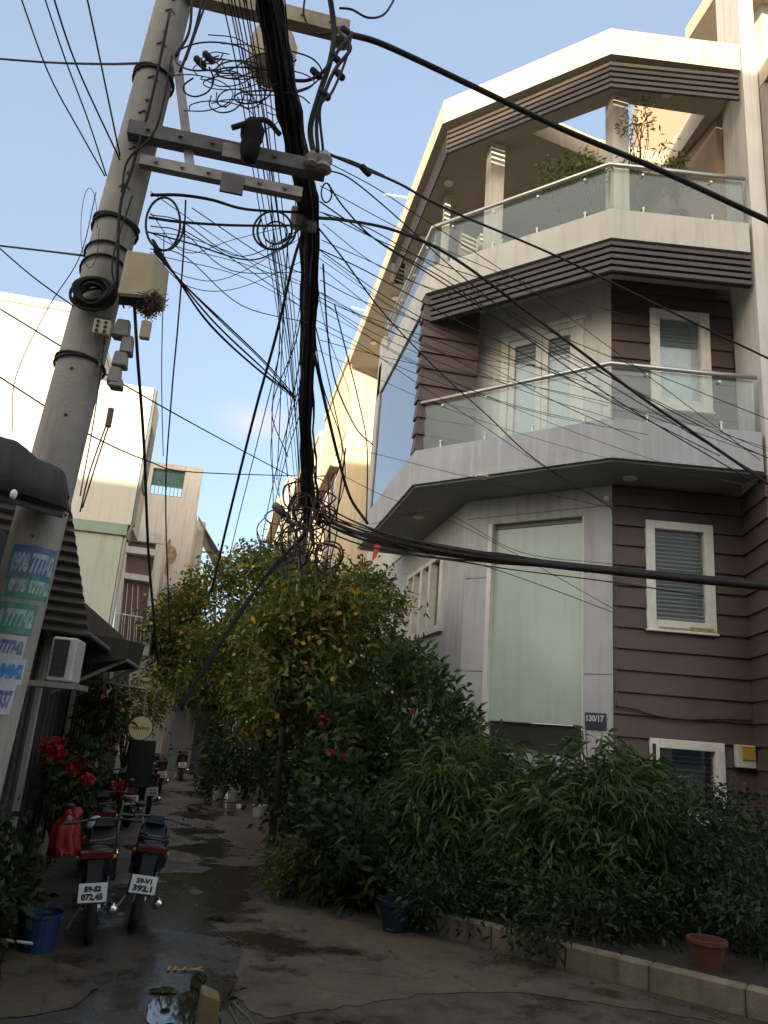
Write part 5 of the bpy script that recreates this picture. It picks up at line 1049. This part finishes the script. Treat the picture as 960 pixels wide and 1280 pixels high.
b = MB(); b.hexa([(pz.x - .055, pz.y - .05, 0), (pz.x + .06, pz.y - .05, 0), (pz.x + .06, pz.y + .05, 0), (pz.x - .055, pz.y + .05, 0), (pz.x - .035, pz.y - .04, pz.z), (pz.x + .045, pz.y - .045, pz.z - .025), (pz.x + .04, pz.y + .04, pz.z - .02), (pz.x - .04, pz.y + .04, pz.z + .01)]); b.build('post_body', M['wood'], ws, bevel=.008)
cs = [(pz.x + rnd.uniform(.04, .12), pz.y - .05 + rnd.uniform(-.05, .05), pz.z - rnd.uniform(0, .25)) for _ in range(8)]
t = thing('weed', 'dark weed sprouting beside the short wooden post', 'weed', (pz.x + .09, pz.y - .04, 0)); crown(t, cs, 26, (.025, .025, .03), .05, .015, M['leaf_dark'], name='foliage'); limbs(t, (pz.x + .09, pz.y - .04, 0), cs, .006, M['stemgreen'], 'stem')
b = MB(); p = at(210, 1213, z=.008)
for (x, y, l, a) in ((0, 0, .09, 1.5), (.04, 0, .09, 1.5), (.06, .02, .07, 0.2), (.09, 0, .09, 1.3), (.12, .03, .06, .1), (.15, 0, .10, .8), (.15, .06, .10, -.7)):
    c, s_ = math.cos(a), math.sin(a); w_ = .007; P_ = [(-w_ * s_, w_ * c), (w_ * s_, -w_ * c), (l * c + w_ * s_, l * s_ - w_ * c), (l * c - w_ * s_, l * s_ + w_ * c)]; b.add([(p.x + x + q[0], p.y + y * .6 + q[1], .009 + .0012 * (len(b.f))) for q in P_], [(0, 1, 2, 3)])
tag(b.build('painted_mark', M['orange']), 'faded orange painted strokes on the wet ground', 'ground marking', kind='structure')

# wires pinned along the board wall
wp = [wallR.p(a, z, .075) for a, z in ((.0, 2.12), (.25, 2.10), (.6, 2.03), (1.0, 2.02), (1.4, 2.06), (1.9, 2.08))]
cable('cable', wp, .010, 'black cable pinned along the purple boards above the street window', world=True)
wp = [wallC.p(.05, 5.02, .06), wallC.p(.0, 4.9, .05), wallR.p(.03, 4.2, .06), wallR.p(.02, 3.0, .06), wallR.p(.03, 2.1, .06)]
cable('cable', wp, .006, 'thin grey lead running down the corner of the purple boards', world=True, m='cable_grey')
# fallen leaves and grit
def litter(n, poly, label_mat, size, nm):
    P = []
    while len(P) < n:
        x, y = rnd.choice(poly); P.append((x + rnd.gauss(0, .35), y + rnd.gauss(0, .35), .016))
    D = npr.normal(size=(n, 3)); D[:, 2] = np.abs(D[:, 2]) * .12
    me_o = leaf_mesh(nm, np.array(P), D, npr.uniform(.5, 1.2, n) * size, npr.uniform(.5, 1.1, n) * size * .45, label_mat, None, 1, 0.0)
    co = np.zeros(len(me_o.data.vertices) * 3); me_o.data.vertices.foreach_get('co', co); co = co.reshape(-1, 3); co[:, 2] = .014 + np.abs(co[:, 2] - .016) * .35; me_o.data.vertices.foreach_set('co', co.ravel()); return me_o
spots_ = [(KA.x + kd.x * t - .15, KA.y + kd.y * t - .15) for t in np.linspace(-.4, 3, 14)] + [(1.2, 8.2), (1.0, 9.5), (.9, 11), (.95, 13), (-.9, 6.6), (-.9, 7.4), (-1.0, 5.6), (.3, 6.5), (.8, 6.2), (.2, 8.5)]
tag(litter(420, spots_, M['leaf_yellow'], .06, 'fallen_leaves'), kind='stuff', label='yellowing fallen leaves scattered along the kerb and alley edge', cat='leaves')
tag(litter(1500, spots_ + [(rnd.uniform(-1, 3), rnd.uniform(4.6, 9)) for _ in range(30)], M['kerb'], .016, 'gravel'), kind='stuff', label='pale grit scattered over the wet lane', cat='gravel')

# ------------------------------------------------------------------ motorbikes (rear wheel at the origin, front towards +y)
def motorbike(label, body='bikeblack', tail='bikered', lines=('59-X1', '072.45'), group=None, small=False):
    t = thing('motorbike', label, 'motorbike', (0, 0, 0), group)
    for y in (0, 1.22):
        b = MB(); pr = []
        n = 28; R_ = .29
        for (rr, hw) in ((.245, .028), (.27, .042), (.285, .030), (.29, 0), (.285, -.030), (.27, -.042), (.245, -.028)): pr.append((rr, hw))
        b.lathe(pr, (0, y, R_), axis=(1, 0, 0), n=n); b.f = [f for f in b.f if len(f) < 10]
        for k in range(n): b.f.append((k, (k + 1) % n, (len(pr) - 1) * n + (k + 1) % n, (len(pr) - 1) * n + k)[::-1])
        wl_ = b.build('wheel', M['tyre'], t, smooth=True)
        b = MB(); b.lathe([(.245, -.018), (.225, -.018), (.225, .018), (.245, .018)], (0, y, R_), axis=(1, 0, 0), n=n); b.f = [f for f in b.f if len(f) < 10]
        for k in range(10):
            a = k * PI / 5; b.tube([(0, y + .04 * math.cos(a), R_ + .04 * math.sin(a)), (0, y + .23 * math.cos(a + .1), R_ + .23 * math.sin(a + .1))], .007, 5)
        b.lathe([(.05, -.06), (.065, -.03), (.065, .03), (.05, .06)], (0, y, R_), axis=(1, 0, 0), n=12); b.build('rim', M['rim'], wl_)
    # body: loft of cross sections along y
    secs = [(-.36, .095, .78, .90), (-.22, .14, .66, .90), (0, .165, .56, .84), (.25, .16, .48, .78), (.45, .12, .36, .62), (.60, .10, .34, .44), (.80, .10, .34, .42)]
    b = MB(); n = 12; o = 0
    for (y, hw, z0, z1) in secs:
        for k in range(n):
            a = 2 * PI * k / n; ca, sa = math.cos(a), math.sin(a); b.v.append((hw * (abs(ca) ** .6) * (1 if ca > 0 else -1), y, (z0 + z1) / 2 + (z1 - z0) / 2 * (abs(sa) ** .7) * (1 if sa > 0 else -1)))
    for i in range(len(secs) - 1):
        for k in range(n): b.f.append((i * n + k, i * n + (k + 1) % n, (i + 1) * n + (k + 1) % n, (i + 1) * n + k))
    b.f.append(tuple(range(n))); b.f.append(tuple((len(secs) - 1) * n + k for k in range(n)))
    b.build('body', M[body], t, smooth=True)
    b = MB(); ss = [(-.28, .11, .875, .935), (-.1, .145, .83, .905), (.15, .125, .77, .855), (.4, .11, .72, .80), (.48, .08, .70, .76)]
    for (y, hw, z0, z1) in ss:
        for k in range(n):
            a = 2 * PI * k / n; ca, sa = math.cos(a), math.sin(a); b.v.append((hw * (abs(ca) ** .5) * (1 if ca > 0 else -1), y, (z0 + z1) / 2 + (z1 - z0) / 2 * (abs(sa) ** .6) * (1 if sa > 0 else -1)))
    for i in range(len(ss) - 1):
        for k in range(n): b.f.append((i * n + k, i * n + (k + 1) % n, (i + 1) * n + (k + 1) % n, (i + 1) * n + k))
    b.f.append(tuple(range(n))); b.f.append(tuple((len(ss) - 1) * n + k for k in range(n))); b.build('seat', M['seat'], t, smooth=True)
    b = MB(); b.box(-.135, .135, -.385, -.33, .785, .865); b.build('tail_light', M['lens'] if tail == 'bikered' else M[tail], t, bevel=.015)
    for s in (-1, 1):
        b = MB(); b.ball((s * .13, -.33, .80), .03, 8, 6, (1, .8, .7)); b.build('indicator', M['orange'], t, smooth=True)
    b = MB(); b.tube([(-.12, .0, .93), (-.12, -.30, .95), (-.06, -.38, .95), (.06, -.38, .95), (.12, -.30, .95), (.12, 0, .93)], .011, 6); b.build('grab_rail', M['chrome'] if small else M[tail if tail == 'bikered' else 'rim'], t)
    # rear mudguard + plate
    b = MB(); prev = None
    for k in range(9):
        a = PI * .42 + k * .13; y, z = -math.sin(a - PI * .5 + PI / 2) * 0 + .36 * math.cos(a), .29 + .36 * math.sin(a); q = [(-.062, y, z), (.062, y, z), (.062, y * 1.03, z + .008), (-.062, y * 1.03, z + .008)]
        if prev: b.hexa(prev + q)
        prev = q
    b.hexa([(-.055, -.40, .42), (.055, -.40, .42), (.055, -.38, .42), (-.055, -.38, .42), (-.06, -.36, .80), (.06, -.36, .80), (.06, -.33, .80), (-.06, -.33, .80)])
    b.build('mudguard', M['bikeblack'], t)
    b = MB(); b.hexa([(-.108, -.435, .445), (.108, -.435, .445), (.108, -.431, .445), (-.108, -.431, .445), (-.108, -.415, .600), (.108, -.415, .600), (.108, -.411, .600), (-.108, -.411, .600)]); pl_ = b.build('licence_plate', M['plate'], t)
    if lines:
        def fn(x, y): return Vector((-.085 + x, -.4365 + (y / .155) * .02 - .0015, .450 + y))
        place_text(lines[0], .05, .13, lambda x, y: fn(x + .02, y + .078), M['ink'], pl_, bold=.003); place_text(lines[1], .055, .165, lambda x, y: fn(x, y + .012), M['ink'], pl_, bold=.003)
    # engine, exhaust, swingarm, shocks, fork, leg shield, handlebar, mirrors, stand
    b = MB(); b.hexa([(-.13, .42, .20), (.13, .42, .20), (.13, .78, .20), (-.13, .78, .20), (-.11, .42, .40), (.11, .42, .40), (.11, .80, .38), (-.11, .80, .38)]); b.build('engine', M['rim'], t, bevel=.03)
    b = MB(); b.tube([(.12, .6, .22), (.15, .3, .20), (.155, .05, .27)], .022, 8); b.lathe([(.03, 0), (.05, .03), (.055, .36), (.035, .42), (.02, .43)], (.155, .08, .265), axis=(.02, -1, .22), n=12); b.build('exhaust', M['chrome'], t, smooth=True)
    for s in (-1, 1):
        b = MB(); b.tube([(s * .085, .42, .34), (s * .085, 0, .29)], .018, 6); b.build('swingarm', M['rim'], t); b = MB(); b.tube([(s * .095, .02, .32), (s * .095, .10, .66)], .022, 8); b.build('shock', M['bikeblack'], t)
        b = MB(); b.tube([(s * .075, 1.22, .29), (s * .075, 1.04, .78)], .02, 8); b.build('fork', M['rim'], t)
        b = MB(); b.tube([(s * .26, .90, .96), (s * .30, .90, 1.08)], .007, 5); b.ball((s * .33, .90, 1.10), .055, 10, 6, (1, .25, .62)); b.build('mirror', M['bikeblack'], t, smooth=True)
        b = MB(); b.lathe([(.018, 0), (.019, .12)], (s * .24, .90, .93), axis=(s, -.15, 0), n=8); b.build('grip', M['seat'], t)
        b = MB(); b.tube([(s * .13, .38, .30), (s * .20, .38, .29)], .014, 6); b.build('foot_peg', M['seat'], t)
    b = MB(); b.hexa([(-.155, .86, .34), (.155, .86, .34), (.155, .89, .34), (-.155, .89, .34), (-.13, 1.02, .86), (.13, 1.02, .86), (.13, 1.05, .86), (-.13, 1.05, .86)]); b.hexa([(-.09, 1.06, .62), (.09, 1.06, .62), (.07, 1.14, .66), (-.07, 1.14, .66), (-.11, 1.0, .90), (.11, 1.0, .90), (.09, 1.09, .88), (-.09, 1.09, .88)]); b.build('leg_shield', M[body], t, bevel=.02)
    b = MB(); b.tube([(-.28, .88, .93), (-.15, .93, .95), (.15, .93, .95), (.28, .88, .93)], .014, 8); b.hexa([(-.09, .88, .88), (.09, .88, .88), (.09, 1.02, .87), (-.09, 1.02, .87), (-.07, .90, .98), (.07, .90, .98), (.07, 1.0, .96), (-.07, 1.0, .96)]); b.build('handlebar', M[body], t, bevel=.01)
    b = MB(); prev = None
    for k in range(8):
        a = .35 + k * .28; y, z = 1.22 + .33 * math.cos(a), .29 + .33 * math.sin(a); q = [(-.055, y, z), (.055, y, z), (.055, y + .008 * math.cos(a), z + .012), (-.055, y + .008 * math.cos(a), z + .012)]
        if prev: b.hexa(prev + q)
        prev = q
    b.build('front_fender', M[body], t)
    b = MB(); b.tube([(-.1, .5, .24), (-.22, .42, .0)], .012, 6); b.build('side_stand', M['rim'], t)
    return t
def park(bk, px, py, head, lean=.10, z=0):
    p = at(px, py, z=0); bk.location = (p.x, p.y, z); bk.scale = (.84, .84, .75); bk.rotation_euler = (0, -lean, math.radians(head))
park(motorbike('red and black motorbike nearest the blue bucket seen from behind', 'bikeblack', 'bikered', ('59-S2', '072.45')), 112, 1178, 5, .07)
park(motorbike('dark blue motorbike parked on the outside of the red and black one', 'bikeblue', 'bikered', ('59-V1', '392.1')), 164, 1164, 3, -.10)
mbk = motorbike('black motorbike with a white plate parked by the round red flower head', 'bikeblack', 'bikered', ('59-C3', '118.06')); park(mbk, 158, 1033, 12, .08)
for (px, py, hd, lab) in ((182, 1019, 16, 'black motorbike with a pale rear light just past the white-plated one'), (198, 992, 10, 'farther motorbike shining one bright mirror by the dark board'), (226, 976, 4, 'farthest motorbike parked in front of the alley stall'), (122, 1098, 8, 'black motorbike half hidden behind the red raincoat')):
    c = copy_tree(mbk); c['label'] = lab; park(c, px, py, hd, .08)
# red raincoat bundled on the handlebars, white helmet
p = at(84, 1047, Y=7.2); b = MB()
prof = [(.02, .24), (.06, .235), (.085, .20), (.075, .16), (.105, .12), (.14, .06), (.145, -.02), (.15, -.10), (.17, -.19), (.165, -.195), (.10, -.15)]; prof = [(q_ * .78, h_ * .8 + .03) for q_, h_ in prof]; n_ = 34
for i, (rr, hh) in enumerate(prof):
    for k in range(n_):
        a_ = 2 * PI * k / n_; fo = 1 + (.05 + .16 * i / len(prof)) * math.sin(7 * a_ + i * .5) + .07 * math.sin(3 * a_ + 1.3 * i); b.v.append((p.x + rr * fo * math.cos(a_) + .02 * math.sin(i * .9), p.y + rr * fo * .75 * math.sin(a_), p.z + hh + .02 * math.sin(5 * a_ + i)))
for i in range(len(prof) - 1):
    for k in range(n_): b.f.append((i * n_ + k, i * n_ + (k + 1) % n_, (i + 1) * n_ + (k + 1) % n_, (i + 1) * n_ + k))
rc = b.build('raincoat', M['redcloth'], None, smooth=True); tag(rc, 'bright red raincoat bundled over a parked motorbike', 'raincoat')
b = MB(); b.ball((p.x + .0, p.y - .085, p.z + .15), .026, 8, 6, (1, .3, 1.3)); b.build('pale_patch', M['boxgrey'], rc, smooth=True)
p = at(119, 1032, Y=7.6); hm = thing('helmet', 'pale helmet hanging on the motorbike behind the red one', 'helmet', p)
b = MB(); b.lathe([(.075, -.02), (.078, .0), (.07, .035), (.053, .063), (.025, .08), (.003, .084)], p, n=18); b.build('shell', M['helmet'], hm, smooth=True); b = MB(); b.lathe([(.079, -.032), (.080, -.021)], p, n=18); b.build('helmet_rim', M['seat'], hm)

# ------------------------------------------------------------------ houses across the street (unseen behind the viewer; added and sized to keep the low sun off the lower storeys)
def unseen_house(label, x0, x1, y0, y1, h, m):
    t = thing('unseen_house', label, 'house', ((x0 + x1) / 2, y1, 0)); b = MB(); b.box(x0, x1, y0, y1, 0, h - .4); b.build('wall', M[m], t); b = MB(); b.box(x0 - .1, x1 + .1, y0 - .1, y1 + .1, h - .398, h); b.build('parapet', M['white'], t)
    k = 0
    for z in np.arange(1, h - 2, 3.4):
        for x in np.arange(x0 + .8, x1 - 1.2, 2.2):
            b = MB(); b.box(x, x + 1.2, y1 + .001, y1 + .05, z, z + 1.6); f = b.build('window', M['frame'], t); b = MB(); b.box(x + .1, x + 1.1, y1 + .051, y1 + .056, z + .1, z + 1.5); b.build('pane', M['bluegrey'], f)
unseen_house('tall unseen house added across the street to shade the chamfered corner', -9.6, 5.0, -16, -8.2, 14.6, 'white')  # white walls chosen to bounce fill light
unseen_house('slim unseen house added beside the tall one to shade the peach house', -15.6, -9.9, -16, -8.1, 13.7, 'neighbor')
unseen_house('medium unseen house added across the street to shade the left row houses', -34, -15.9, -16, -8.0, 10.0, 'palegreen')
unseen_house('low plain house across the street at the planting bed side', 5.3, 14, -15, -8.0, 9.5, 'cream_wall')
